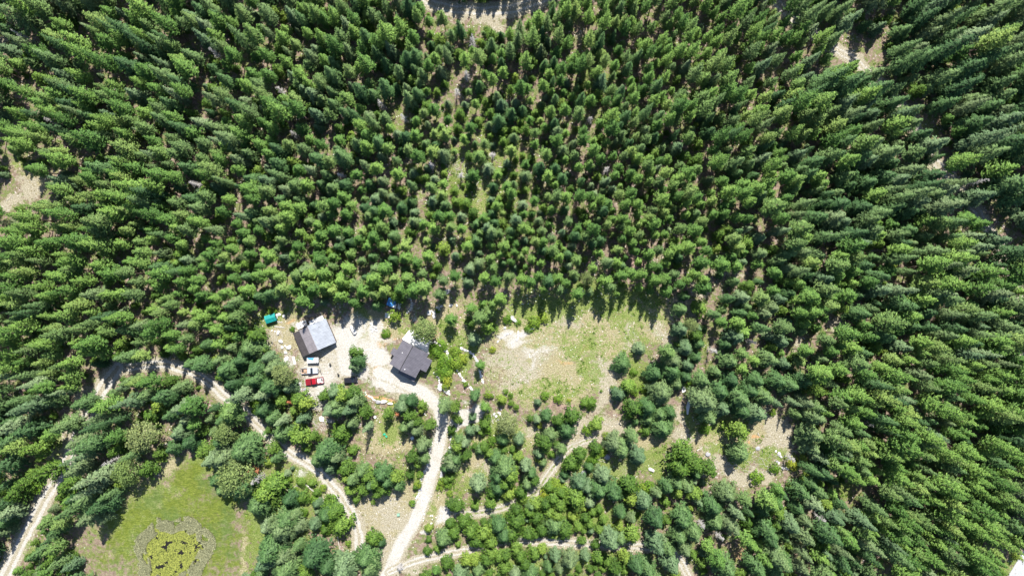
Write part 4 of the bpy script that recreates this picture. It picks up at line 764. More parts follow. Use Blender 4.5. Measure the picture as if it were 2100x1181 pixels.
def blocked(px, py):
    d = ((px-OPN[:, 0])/OPN[:, 2])**2+((py-OPN[:, 1])/OPN[:, 3])**2
    if d.min() < 1: return True
    for w, pts in rd_list:
        if px < pts[:, 0].min()-30 or px > pts[:, 0].max()+30 or py < pts[:, 1].min()-30 or py > pts[:, 1].max()+30: continue
        a, b_ = pts[:-1], pts[1:]
        dd = b_-a
        t = np.clip(((px-a[:, 0])*dd[:, 0]+(py-a[:, 1])*dd[:, 1])/(dd**2).sum(1), 0, 1)
        if np.hypot(px-a[:, 0]-t*dd[:, 0], py-a[:, 1]-t*dd[:, 1]).min() < w*0.5+7: return True
    # paved road corner
    if (px-ea[0])*nxr+(py-ea[1])*nyr > -12: return True
    return False
VIS = np.array([(1765, 130, 50, 30), (1720, 98, 26, 20), (1912, 318, 18, 34), (2046, 508, 18, 28), (2092, 640, 14, 50), (2086, 1166, 42, 38), (30, 390, 60, 45), (8, 70, 22, 26), (990, 22, 110, 14), (150, 900, 22, 70), (175, 850, 30, 30), (60, 1085, 24, 50), (105, 985, 20, 30)], float)
def covers(px, py, k):
    if ((((px-VIS[:, 0])/VIS[:, 2])**2+((py-VIS[:, 1])/VIS[:, 3])**2) < 1).any(): return True
    d = ((px-OPN[:, 0])/(OPN[:, 2]*0.85))**2+((py-OPN[:, 1])/(OPN[:, 3]*0.85))**2
    if (d[OPN[:, 2] > 17]).min() < 1: return True
    for w, pts in rd_list:
        if px < pts[:, 0].min()-30 or px > pts[:, 0].max()+30 or py < pts[:, 1].min()-30 or py > pts[:, 1].max()+30: continue
        a, b_ = pts[:-1], pts[1:]
        dd = b_-a
        t = np.clip(((px-a[:, 0])*dd[:, 0]+(py-a[:, 1])*dd[:, 1])/(dd**2).sum(1), 0, 1)
        if np.hypot(px-a[:, 0]-t*dd[:, 0], py-a[:, 1]-t*dd[:, 1]).min() < w*0.5: return (px < 1000 or R2.random() < 0.5)
    return False
R2 = random.Random(21)
CELL = 6.0
grid = {}
def put(t):
    grid.setdefault((int(t['x']//CELL), int(t['y']//CELL)), []).append(t)
for t in trees: put(t)
def near(x, y, rad):
    i, j = int(x//CELL), int(y//CELL)
    for a in (-1, 0, 1):
        for b_ in (-1, 0, 1):
            for q in grid.get((i+a, j+b_), ()):
                if q['k'] == 'shrub' and q['h'] < 4: lim = 1.2
                elif q['hand']: lim = 0.62*(q['r']+rad)+0.5
                else: lim = 0.5*(q['sp']+rad*0)+0
                if not q['hand']: lim = max(lim, rad)
                if (q['x']-x)**2+(q['y']-y)**2 < lim*lim: return True
    return False
R2 = random.Random(21)
n_fill = 0
for it in range(60000):
    x, y = R2.uniform(-172, 172), R2.uniform(-98, 104)
    px, py = x*S+CX, CY-y*S
    q = params(px, py)
    sp = q[0]/S
    # irregular density: openings and thickets
    nz = float(vnoise(np.array([x]), np.array([y]), 9.0, 77)[0])
    nz2 = float(vnoise(np.array([x]), np.array([y]), 4.0, 78)[0])
    sp *= 0.66+0.40*nz+0.30*nz2+(0.10 if 820 < px < 1250 and 220 < py < 600 else 0.0)
    if near(x, y, sp*0.86): continue
    if blocked(px, py): continue
    hmul = 1.0
    for _ in range(3):
        k1 = HC/(HC-q[5]*hmul*0.8)
        if covers(CX+x*S*k1, CY-y*S*k1, 1): hmul *= 0.68; continue
        hs = q[5]*hmul*4.41
        if any((((px-0.19*hs*u_-VIS[:7, 0])/VIS[:7, 2])**2+((py+0.98*hs*u_-VIS[:7, 1])/VIS[:7, 3])**2 < 1).any() for u_ in (0.6, 0.9)): hmul *= 0.68
    if hmul < 0.4: continue
    w = q[1:5]/q[1:5].sum()
    # kinds stand in loose groups
    g = float(vnoise(np.array([x]), np.array([y]), 14.0, 99)[0])-0.5
    w = w*np.array([1+1.1*g, 1-1.1*g, 1-1.1*g, 1.0]); w = np.clip(w, 0, None); w /= w.sum()
    u = R2.random(); k = 'pine'
    if u > w[0]: k = 'spruce'
    if u > w[0]+w[1]: k = 'blue'
    if u > w[0]+w[1]+w[2]: k = 'fir'
    f = R2.gauss(1.0, 0.25); f = min(1.55, max(0.42, f))
    h = q[5]*f*hmul*(1.12 if k == 'pine' else 1); r = q[6]*(0.35+0.65*hmul)*(0.5+0.5*f)*R2.uniform(0.86, 1.14)
    if k == 'blue': h *= 0.92; r *= 0.95
    if k == 'fir': h = min(h*0.62, 10); r *= 0.9
    if k in ('spruce', 'blue') and R2.random() < 0.18: h *= 1.2; r *= 0.75
    t = dict(k=k, x=x, y=y, h=h, r=r, hand=False, sp=sp*0.86, px=px, py=py)
    trees.append(t); put(t); n_fill += 1
# understorey saplings between the big trees
for it in range(2600):
    x, y = R2.uniform(-168, 168), R2.uniform(-94, 94)
    px, py = x*S+CX, CY-y*S
    if any((q['x']-x)**2+(q['y']-y)**2 < 1.5**2 for a in (-1, 0, 1) for b_ in (-1, 0, 1) for q in grid.get((int(x//CELL)+a, int(y//CELL)+b_), ())): continue
    if blocked(px, py): continue
    h = R2.uniform(2.0, 5.5)
    t = dict(k='fir' if R2.random() < 0.75 else 'blue', x=x, y=y, h=h, r=0.35+h*0.17, hand=False, sp=1.5, px=px, py=py, small=True)
    trees.append(t); put(t)

# ------------------------------------------------------------------ labels for the hand-placed trees
LANDMARKS = [('the ribbed garage', 643, 690), ('the charcoal roofed house', 845, 738), ('the teal shed', 554, 653), ('the blue roofed canopy', 803, 620), ('the red pickup', 645, 782), ('the stone ringed bank', 755, 730), ('the round lawn table', 846, 899), ('the green lawn chairs', 790, 892), ('the green utility box', 817, 1055),
 ('the lily pond', 352, 1118), ('the meadow tip', 390, 915), ('the driveway bend', 905, 850), ('the driveway mouth', 800, 1170), ('the pale gravel pad', 1065, 705), ('the meadow track bend', 1140, 945), ('the meadow track end', 950, 1052), ('the lower dirt road', 1150, 1112), ('the dirt road curve', 1372, 1122), ('the white flat slab', 1402, 797), ('the small stump clearing', 1500, 915),
 ('the long fallen log', 652, 1015), ('the left forest track', 150, 915), ('the forest track bend', 440, 790), ('the forest edge pines', 1300, 600), ('the clearing right side', 1410, 700), ('the bare dirt strip', 1245, 800), ('the boulder row by the drive', 905, 960), ('the right hand clearing', 1575, 890), ('the track fork', 240, 755)]
ORD = ['nearest', 'second nearest', 'third nearest', 'fourth nearest', 'fifth nearest', 'sixth nearest', 'seventh nearest', 'eighth nearest', 'ninth nearest', 'tenth nearest', 'eleventh nearest', 'twelfth nearest']
WORDS = {'pine': 'light green pine', 'spruce': 'dark green spruce', 'blue': 'blue green spruce', 'fir': 'bushy bright green fir', 'broad': 'pale broadleaf tree', 'shrub': 'bright leafy shrub', 'snag': 'bare grey dead tree', 'rust': 'rust brown dead fir'}
def sizew(t):
    if t['k'] == 'shrub': return 'large' if t['h'] >= 3 else 'low'
    return 'small' if t['h'] < 6 else ('tall' if t['h'] > 12.5 else 'mid sized')
buckets = {}
for t in trees:
    if not t['hand']: continue
    d = [math.hypot(t['px']-a, t['py']-b_) for _, a, b_ in LANDMARKS]
    i = int(np.argmin(d)); nm, a, b_ = LANDMARKS[i]
    dx, dy = t['px']-a, t['py']-b_
    side_ = ('right of' if dx > 0 else 'left of') if abs(dx) > abs(dy) else ('below' if dy > 0 else 'above')
    key = f"{sizew(t)} {WORDS[t['k']]} {side_} {nm}"
    buckets.setdefault(key, []).append((d[i], t))
for key, lst in buckets.items():
    lst.sort(key=lambda p: p[0])
    for i, (_, t) in enumerate(lst):
        t['label'] = key if len(lst) == 1 else f"{key}, {ORD[min(i, 11)]}"
def region(px, py):
    c = 'left' if px < 700 else ('middle' if px < 1400 else 'right')
    r = 'upper' if py < 300 else ('centre' if py < 700 else 'lower')
    return {('upper', 'left'): 'upper left', ('upper', 'middle'): 'top middle', ('upper', 'right'): 'upper right', ('centre', 'left'): 'left', ('centre', 'middle'): 'central', ('centre', 'right'): 'right', ('lower', 'left'): 'lower left', ('lower', 'middle'): 'bottom middle', ('lower', 'right'): 'lower right'}[(r, c)]

# ------------------------------------------------------------------ build the trees
KN = {'pine': ('pine_tree', 'pine tree'), 'spruce': ('spruce_tree', 'spruce tree'), 'blue': ('spruce_tree', 'spruce tree'), 'fir': ('fir_tree', 'fir tree'), 'broad': ('broadleaf_tree', 'broadleaf tree'), 'shrub': ('shrub', 'shrub'), 'snag': ('dead_tree', 'dead tree'), 'rust': ('dead_tree', 'dead tree')}
GN_ = {'pine': 'pines of the surrounding forest', 'spruce': 'spruces of the surrounding forest', 'blue': 'spruces of the surrounding forest', 'fir': 'young firs between the larger trees', 'broad': 'broadleaf trees among the conifers', 'shrub': 'leafy shrubs in the clearings', 'snag': 'bare grey dead trees', 'rust': 'rust brown dead firs'}
def show(t):
    """how large the tree shows: crown length on screen times width; zero outside the frame"""
    k = HC/(HC-t['h'])
    tx, ty = t['x']*k*S+CX, CY-t['y']*k*S
    if not (0 < tx < W_PX and 0 < ty < H_PX): return 0.01*t['r']
    lean = math.hypot(t['x'], t['y'])*(k-1)*0.6
    return t['r']*(2*t['r']+lean)
BR_ = random.Random(5)
def build_tree(t):
    k = t['k']; name, cat = KN[k]
    h0, r0 = NOM[k]
    sx = t['r']/r0; sz = t['h']/h0
    rot = BR_.uniform(0, 6.28)
    tx, ty = t.get('tilt', (BR_.gauss(0, 0.018), BR_.gauss(0, 0.018)))
    lab = t.get('label') or f"{'slender ' if k == 'pine' else ''}{WORDS[k]} within the dense {region(t['px'], t['py'])} forest"
    grp = GN_[k] if t['hand'] else f"{GN_[k].split(' of ')[0].split(' between')[0]} in the {region(t['px'], t['py'])} forest"
    ax = Vector((-ty, tx, 0)); q = Matrix.Rotation(math.atan(ax.length), 4, ax.normalized()) if ax.length > 1e-6 else Matrix.Identity(4)
    m = Matrix.Translation((t['x'], t['y'], 0)) @ q @ Matrix.Rotation(rot, 4, 'Z') @ Matrix.Diagonal((sx, sx, sz, 1))
    if k in ('shrub', 'snag'):
        o = link(name, BR_.choice(CR['shrub'] if k == 'shrub' else SN)); o.matrix_world = m
        return tag(o, lab, cat, grp)
    root = empty(name, (0, 0, 0)); root.matrix_world = m
    tag(root, lab, cat, grp)
    link('trunk', BR_.choice(TR[k]), root)
    link('crown', BR_.choice(CR[k]), root)
    return root
LIMIT = 292
stuff = {}
for nm in ('pine_tree', 'spruce_tree', 'fir_tree'):
    lst = [t for t in trees if KN[t['k']][0] == nm]
    lst.sort(key=lambda t: (not t['hand'], -show(t)))
    for t in lst[:LIMIT]: build_tree(t)
    stuff[nm] = lst[LIMIT:]
for t in trees:
    if KN[t['k']][0] in ('broadleaf_tree', 'shrub', 'dead_tree'): build_tree(t)
print('TREES', len(trees), 'fill', n_fill, {k: len(v) for k, v in stuff.items()}, {k: sum(1 for t in trees if t['k'] == k and t['hand']) for k in WORDS})

# the rest of the forest: one object per kind, scattered with geometry nodes
def joined(crown, trunk, name):
    """crown and trunk meshes merged, both materials kept"""
    vs, fs, mi = [], [], []
    o = 0
    for j, me in enumerate((crown, trunk)):
        n = len(me.vertices); v = np.empty(n*3, np.float32); me.vertices.foreach_get('co', v)
        p = len(me.polygons); l = np.empty(p*4, np.int32); me.loops.foreach_get('vertex_index', l)
        vs.append(v.reshape(-1, 3)); fs.append(l.reshape(-1, 4)+o); mi += [j]*p; o += n
    m = mesh_np(name, np.concatenate(vs), np.concatenate(fs), crown.materials[0]); m.materials.append(trunk.materials[0])
    m.polygons.foreach_set('material_index', mi)
    nc = len(crown.vertices); w_ = np.zeros((nc+len(trunk.vertices), 3), np.float32); u_ = np.empty(nc*3, np.float32)
    crown.attributes['outward'].data.foreach_get('vector', u_); w_[:nc] = u_.reshape(-1, 3)
    a = m.attributes.new('outward', 'FLOAT_VECTOR', 'POINT'); a.data.foreach_set('vector', w_.ravel())
    ob = bpy.data.objects.new(name, m)     # never linked to the scene: only a source for the forest mass
    return ob
def forest(name, lst, kinds, label, cat):
    srcs = []; first = {}
    for k in kinds:
        first[k] = (len(srcs), len(CR[k]))
        for i, c in enumerate(CR[k]): srcs.append(joined(c, TR[k][i % len(TR[k])], f'{k}_source'))
    n = len(lst)
    me = bpy.data.meshes.new(name)
    me.vertices.add(n); me.vertices.foreach_set('co', np.array([(t['x'], t['y'], 0) for t in lst], np.float32).ravel())
    sc = np.array([(t['r']/NOM[t['k']][1], t['r']/NOM[t['k']][1], t['h']/NOM[t['k']][0]) for t in lst], np.float32)
    ro = np.array([(BR_.gauss(0, 0.018), BR_.gauss(0, 0.018), BR_.uniform(0, 6.28)) for t in lst], np.float32)
    ix = np.array([first[t['k']][0]+BR_.randrange(first[t['k']][1]) for t in lst], np.int32)
    a = me.attributes.new('size', 'FLOAT_VECTOR', 'POINT'); a.data.foreach_set('vector', sc.ravel())
    a = me.attributes.new('turn', 'FLOAT_VECTOR', 'POINT'); a.data.foreach_set('vector', ro.ravel())
    a = me.attributes.new('pick', 'INT', 'POINT'); a.data.foreach_set('value', ix)
    ob = link(name, me)
    ng = bpy.data.node_groups.new(name, 'GeometryNodeTree')
    ng.interface.new_socket('Geometry', in_out='INPUT', socket_type='NodeSocketGeometry')
    ng.interface.new_socket('Geometry', in_out='OUTPUT', socket_type='NodeSocketGeometry')
    nd, lk = ng.nodes, ng.links
    gi, go = nd.new('NodeGroupInput'), nd.new('NodeGroupOutput')
    iop = nd.new('GeometryNodeInstanceOnPoints'); lk.new(gi.outputs[0], iop.inputs['Points'])
    jn = nd.new('GeometryNodeJoinGeometry')
    for s_ in reversed(srcs):
        oi = nd.new('GeometryNodeObjectInfo'); oi.inputs['Object'].default_value = s_; oi.inputs['As Instance'].default_value = True
        lk.new(oi.outputs['Geometry'], jn.inputs[0])
    lk.new(jn.outputs[0], iop.inputs['Instance']); iop.inputs['Pick Instance'].default_value = True
    def at(nm, dt):
        n_ = nd.new('GeometryNodeInputNamedAttribute'); n_.data_type = dt; n_.inputs['Name'].default_value = nm
        return [s_ for s_ in n_.outputs if s_.enabled][0]
    lk.new(at('pick', 'INT'), iop.inputs['Instance Index']); lk.new(at('turn', 'FLOAT_VECTOR'), iop.inputs['Rotation']); lk.new(at('size', 'FLOAT_VECTOR'), iop.inputs['Scale'])
    lk.new(iop.outputs[0], go.inputs[0])
    md = ob.modifiers.new('scatter', 'NODES'); md.node_group = ng
    return tag(ob, label, cat, None, 'stuff')
forest('pine_forest', stuff['pine_tree'], ('pine',), 'mass of slender light green pines around the homestead', 'forest')
forest('spruce_forest', stuff['spruce_tree'], ('spruce', 'blue'), 'mass of darker spruces mixed into the pine forest', 'forest')
forest('fir_thicket', stuff['fir_tree'], ('fir',), 'saplings filling the gaps under the tall trees', 'forest')

# ------------------------------------------------------------------ ground cover (nobody could count it)
def cover_points(n, fn, seed):
    R = np.random.RandomState(seed)
    X, Y = R.uniform(-168, 168, n), R.uniform(-95, 95, n)
    mk = masks(X, Y); w = fn(mk, X, Y)
    k = R.rand(n) < w
    return np.stack([X[k], Y[k]], -1)
pc = cover_points(60000, lambda m, X, Y: np.clip(0.16+0.75*m['green']-0.9*m['gravel']-0.35*m['dirt']-1.0*m['meadow'], 0, 1)*np.clip((vnoise(X, Y, 3.0, 12)-0.35)*3, 0, 1), 51)
tufts(0, pc, 0.35+0.45*nrg.rand(len(pc)), M['cover'], 'undergrowth', 'low green plants over the forest floor and clearings', 'ground cover', 7, 0.45, 1.2)
pd_ = cover_points(60000, lambda m, X, Y: np.clip(0.9*m['dry']+0.3*m['dirt']-1.2*m['gravel']-m['meadow'], 0, 1)*0.6, 52)
tufts(0, pd_, 0.22+0.25*nrg.rand(len(pd_)), M['straw'], 'dry_grass', 'straw coloured grass tufts across the clearings', 'grass', 5, 0.5, 1.0)
print('COVER', len(pc), len(pd_))

# ------------------------------------------------------------------ buildings
def frame(name, cpx, cpy, z, ux_, label, cat, group=None):
    """empty at ground level under a photo point seen at height z; local x follows the direction ux_ (photo px)"""
    X, Y = P(cpx, cpy, z)
    rz = math.atan2(-ux_[1], ux_[0])
    return empty(name, (X, Y, 0), rz, label, cat, group), Matrix.Rotation(-rz, 2), Vector((X, Y))
def loc2(fr, px, py, z):
    X, Y = P(px, py, z); v = fr[1] @ (Vector((X, Y))-fr[2]); return (v.x, v.y)
def wall_box(x0, x1, y0, y1, z0, z1, name, mat, parent):
    return MB().box(x0, x1, y0, y1, z0, z1).build(name, mat, parent)

# --- garage: gable roof, brown left slope with a darker lower strip, galvanised right slope
g = frame('garage', 643.6, 693.2, 3.2, (68, -29.6), 'wide garage with brown and galvanised ribbed roof slopes beside the gravel yard', 'garage')
G = g[0]
W2, D2 = 5.85, 4.1
MB().side([(-W2+0.35, 0), (W2-0.35, 0), (W2-0.35, 2.35), (0, 4.6), (-W2*0.53, 3.6), (-W2+0.35, 2.35)], -D2+0.35, D2-0.35).build('wall', M['wallwood'], G)
def slope(parent, x0, z0, x1, z1, y0, y1, mat, name='roof', th=0.10, lab=None):
    o = MB().poly([(x0, y0, z0), (x1, y0, z1), (x1, y1, z1), (x0, y1, z0)], th).build(name, mat, parent)
    if lab: o['label'] = lab
    return o
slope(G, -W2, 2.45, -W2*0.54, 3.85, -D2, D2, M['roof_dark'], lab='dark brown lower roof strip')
slope(G, -W2*0.54+0.003, 3.88, -0.06, 4.90, -D2+0.01, D2-0.01, M['roof_mid'], lab='paler brown middle roof strip')
rs = slope(G, 0.06, 4.90, W2, 2.5, -D2, D2+0.25, M['roof_silver'], lab='pale galvanised roof slope')
MB().side([(-0.16, 4.87), (0, 4.97), (0.16, 4.87), (0.16, 4.93), (0, 5.03), (-0.16, 4.93)], -D2, D2).build('ridge_cap', M['roof_mid'], G)
MB().cone((3.1, 2.6, 3.4), (3.1, 2.6, 4.15), 0.07, 0.07).build('vent_pipe', M['black'], rs)
for xd in (-3.4, 0.2, 3.5):
    dd = MB().box(xd-1.25, xd+1.25, -D2+0.28, -D2+0.345, 0.02, 2.2).build('garage_door', M['wallgrey'], G)
    MB().box(xd-0.12, xd+0.12, -D2+0.24, -D2+0.28, 0.9, 0.96).build('handle', M['black'], dd)
wd = MB().box(W2-0.36, W2-0.30, -1.0, 0.2, 1.0, 1.9).build('window', M['glass'], G)
MB().box(W2-0.35, W2-0.285, -1.08, -1.0, 0.92, 1.98).box(W2-0.35, W2-0.285, 0.2, 0.28, 0.92, 1.98).box(W2-0.35, W2-0.285, -1.0, 0.2, 1.9, 1.98).build('window_frame', M['white'], wd)
# white lean-to roof on the uphill side
f = frame('lean_to', 648.5, 657.5, 2.3, (68, -29.6), 'low white sheeted lean-to roof against the uphill side of the garage', 'lean-to')
slope(f[0], -2.45, 2.15, 2.45, 2.15, -0.55, 0.72, M['offwhite'], th=0.08)
for sx in (-2.3, 2.3):
    for sy in (-0.45, 0.6): MB().box(sx-0.06, sx+0.06, sy-0.06, sy+0.06, 0, 2.07).build('post', M['grey_wood'], f[0])
# plank deck with scrap beside it
f = frame('plank_deck', 618.5, 665.5, 0.6, (68, -29.6), 'grey plank deck cluttered with pale boards beside the garage', 'deck')
mb = MB()
for i in range(9): mb.box(-1.75, 1.75, -1.0+i*0.225, -1.0+i*0.225+0.2, 0.45, 0.5)
mb.build('deck_boards', M['concrete'], f[0])
MB().box(-1.7, 1.7, -0.95, -0.85, 0, 0.449).box(-1.7, 1.7, 0.85, 0.95, 0, 0.449).build('deck_frame', M['grey_wood'], f[0])
for i, (a, b_, c_, d_) in enumerate([(-1.5, -0.4, 0.15, 0.75), (-0.1, 1.1, 0.3, 0.9), (0.0, 0.9, -0.75, -0.2)]):
    X, Y = P(618.5, 665.5, 0.8)
    pm = MB().box(a, b_, c_, d_, 0.0, 0.10, rot=0.1*i)
    o = pm.build('board_stack', M['white'], None, (X, Y, 0.502)); o.rotation_euler = (0, 0, math.atan2(29.6, 68))
    tag(o, ['white board stack at the outer end of the plank deck', 'white board stack near the lean-to end of the deck', 'white board stack close to the garage wall'][i], 'boards', 'board stacks on the plank deck')
mb = MB()
for x in (-0.35, 1.25): mb.box(x-0.04, x+0.04, -0.3, 1.1, 1.15, 1.22); mb.box(x-0.04, x+0.04, 1.02, 1.1, 0.5, 1.15); mb.box(x-0.04, x+0.04, -0.3, -0.22, 0.5, 1.15)
mb.build('railing', M['wallwood'], f[0])

# --- house: two charcoal slopes, a step at the ridge, porch roof and wing
h_ = frame('house', 838.7, 734.0, 4.8, (54.7, 29.9), 'large charcoal metal roofed house with a side wing and a bright concrete terrace', 'house')
Hs = h_[0]
def L(px, py, z): return loc2(h_, px, py, z)
e0 = L(824.9, 695.6, 4.5); e1 = L(798.7, 747.9, 4.5); r0_ = L(847.6, 708.5, 6.1); r1_ = L(822.2, 759.5, 6.1); q0 = L(879.6, 725.5, 4.5); q1 = L(852.7, 773.1, 4.5)
xl, xr, xm = (e0[0]+e1[0])/2, (q0[0]+q1[0])/2, (r0_[0]+r1_[0])/2
yt, yb = (e0[1]+q0[1])/2, (e1[1]+q1[1])/2
MB().side([(xl+0.5, 0), (xr-0.5, 0), (xr-0.5, 4.35), (xm, 5.75), (xl+0.5, 4.35)], yb+0.6, yt-0.5).build('wall', M['wallgrey'], Hs)
rl = slope(Hs, xl, 4.4, xm-0.12, 5.95, yb, yt, M['roof_char'], th=0.14)
rr = slope(Hs, xm-0.02, 6.38, xr, 4.45, yb, yt, M['roof_char'], th=0.14)
MB().box(xm-0.28, xm+0.02, yb+0.02, yt-0.12, 5.6, 6.34).build('ridge_step', M['black'], Hs)
MB().cone((xl+2.0, (yb+yt)/2+0.8, 4.9), (xl+2.0, (yb+yt)/2+0.8, 5.5), 0.13, 0.13, 10).build('vent_pipe', M['white'], rl)
MB().cone((xm+1.1, yb+1.1, 5.7), (xm+1.1, yb+1.1, 6.5), 0.15, 0.15, 10).build('vent_pipe', M['white'], rr)
def lroof(pts, z0, name='roof', th=0.12, label=None):
    o = MB().poly([(*L(px, py, z), z) for px, py, z in pts], th).build(name, M['roof_char'], Hs)
    if label: o['label'] = label
    return o
# wing on the right
wx0 = xr-0.6; w0 = L(875.0, 732.9, 2.9); w1 = L(886.1, 738.0, 2.9); w2 = L(874.6, 762.0, 2.9); w3 = L(862.1, 756.4, 2.9)
wxr = (w1[0]+w2[0])/2; wy0 = (w2[1]+w3[1])/2; wy1 = (w0[1]+w1[1])/2
slope(Hs, xr+0.01, 4.42, wxr+0.1, 3.75, wy0, wy1, M['roof_char'], lab='side wing roof')
MB().box(xr-0.497, wxr-0.3, wy0+0.35, wy1-0.35, 0, 3.7).build('wing_wall', M['wallgrey'], Hs)
# small porch roof on the left
p0 = L(806.9, 713.1, 2.9); p1 = L(799.9, 731.5, 2.9)
slope(Hs, p0[0]-0.1, 2.6, xl+0.52, 3.35, p1[1]+0.9, p0[1], M['roof_char'], lab='small side porch roof')
for yy in (p1[1]+1.1, p0[1]-0.2): MB().box(p0[0]+0.1, p0[0]+0.24, yy-0.07, yy+0.07, 0, 2.6).build('post', M['wood'], Hs)
# porch roof under the lower eave
a0 = L(849.7, 782.1, 2.6); a1 = L(815.9, 765.8, 2.6)
o = MB().poly([(a1[0], yb+0.65, 3.2), (a1[0], (a0[1]+a1[1])/2, 2.55), (a0[0], (a0[1]+a1[1])/2, 2.55), (a0[0], yb+0.65, 3.2)], 0.1).build('porch_roof', M['roof_char'], Hs)
for xx in (a1[0]+0.25, (a0[0]+a1[0])/2, a0[0]-0.25): MB().box(xx-0.08, xx+0.08, (a0[1]+a1[1])/2+0.15, (a0[1]+a1[1])/2+0.31, 0, 2.52).build('post', M['wood'], Hs)
dr = MB().box(xm-0.5, xm+0.5, yb+0.53, yb+0.597, 0.05, 2.15).build('door', M['wallwood'], Hs)
MB().box(xm+0.34, xm+0.4, yb+0.47, yb+0.53, 1.0, 1.12).build('handle', M['chrome'], dr)
for xx, zz in ((xl+2.2, 2.6), (xm+1.8, 2.9), (xl+2.2, 0.9), (xm+2.9, 0.9)):
    w_ = MB().box(xx-0.6, xx+0.6, yb+0.55, yb+0.598, zz, zz+1.1).build('window', M['glass'], Hs)
    MB().box(xx-0.68, xx-0.6, yb+0.54, yb+0.598, zz-0.08, zz+1.18).box(xx+0.6, xx+0.68, yb+0.54, yb+0.598, zz-0.08, zz+1.18).box(xx-0.6, xx+0.6, yb+0.54, yb+0.598, zz+1.1, zz+1.18).box(xx-0.6, xx+0.6, yb+0.54, yb+0.598, zz-0.08, zz).build('window_frame', M['white'], w_)
# terrace
def px3(x, y): return (770+x/11.667, 660+y/11.667)
tz = 0.5
tp = [L(*px3(*q), tz) for q in ((640, 400), (800, 200), (910, 190), (915, 255), (1045, 320), (1385, 490), (1290, 760), (1260, 800))]
tp[0] = (tp[0][0], yt-0.55); tp[-1] = (tp[-1][0], yt-0.55)
tr_o = MB().poly([(x, y, tz) for x, y in tp], 0.5).build('terrace', M['white'], Hs); tr_o['label'] = 'bright concrete terrace behind the house'

# --- teal shed
s_ = frame('shed', 554, 652.8, 2.2, (20.5, -6.8), 'small teal metal roofed shed at the forest edge left of the garage', 'shed')
MB().side([(-1.0, 0), (1.0, 0), (1.0, 1.75), (0, 2.35), (-1.0, 1.75)], -1.5, 1.5).build('wall', M['tealwall'], s_[0])
SH = s_[0]; SH.rotation_euler.z += math.radians(90)
slope(SH, -1.25, 1.9, -0.02, 2.5, -1.75, 1.75, M['roof_teal'], th=0.06)
slope(SH, 0.02, 2.5, 1.25, 1.9, -1.75, 1.75, M['roof_teal'], th=0.06)
MB().box(-0.08, 0.08, -1.76, 1.76, 2.47, 2.53).build('ridge_cap', M['roof_teal'], SH)
sd_ = MB().box(-1.06, -1.003, -0.45, 0.45, 0.05, 1.7).build('door', M['wallwood'], SH)
MB().box(-1.1, -1.06, 0.3, 0.36, 0.85, 0.95).build('handle', M['chrome'], sd_)

# --- blue roofed canopy
c_ = frame('canopy', 804, 620.8, 2.3, (19.2, 6.4), 'blue tarp roofed canopy with one white corner under the shading trees', 'canopy')
CN = c_[0]; hw, hd = 1.58, 1.28
MB().poly([(-hw, -hd, 2.2), (0.35, -hd, 2.25), (hw, 0.3, 2.3), (hw, hd, 2.3), (-hw, hd, 2.3)][::-1], 0.05).build('tarp', M['bluetarp'], CN)
MB().poly([(0.38, -hd, 2.25), (hw, -hd, 2.2), (hw, 0.27, 2.3)][::-1], 0.05).build('tarp_corner', M['white'], CN)
MB().box(-hw+0.05, hw-0.05, hd-0.15, hd-0.05, 2.13, 2.19).box(-hw+0.05, hw-0.05, -hd+0.05, -hd+0.15, 2.05, 2.14).build('frame', M['grey_wood'], CN)
for sx in (-1, 1):
    for sy in (-1, 1): MB().box(sx*(hw-0.12)-0.05, sx*(hw-0.12)+0.05, sy*(hd-0.12)-0.05, sy*(hd-0.12)+0.05, 0, 2.1).build('post', M['grey_wood'], CN)
def slab(name, pts, z, th, mat, label, cat, dz=0.0):
    ctr = np.mean([P(x, y, z) for x, y in pts], 0)
    mb = MB().poly([(P(x, y, z)[0]-ctr[0], P(x, y, z)[1]-ctr[1], z) for x, y in pts], th)
    return tag(mb.build(name, mat, None, (ctr[0], ctr[1], dz)), label, cat)
def z5(x, y): return (760+x/11.667, 590+y/11.667)
slab('concrete_pad', [z5(*q) for q in ((665, 325), (755, 330), (735, 420), (690, 530), (640, 490), (655, 400))], 0.16, 0.2, M['offwhite'], 'pale concrete pad right beside the blue roofed canopy', 'pad')
slab('concrete_step', [z5(*q) for q in ((350, 600), (480, 610), (455, 720), (340, 715))], 0.2, 0.24, M['offwhite'], 'pale square slab below the blue roofed canopy', 'slab')

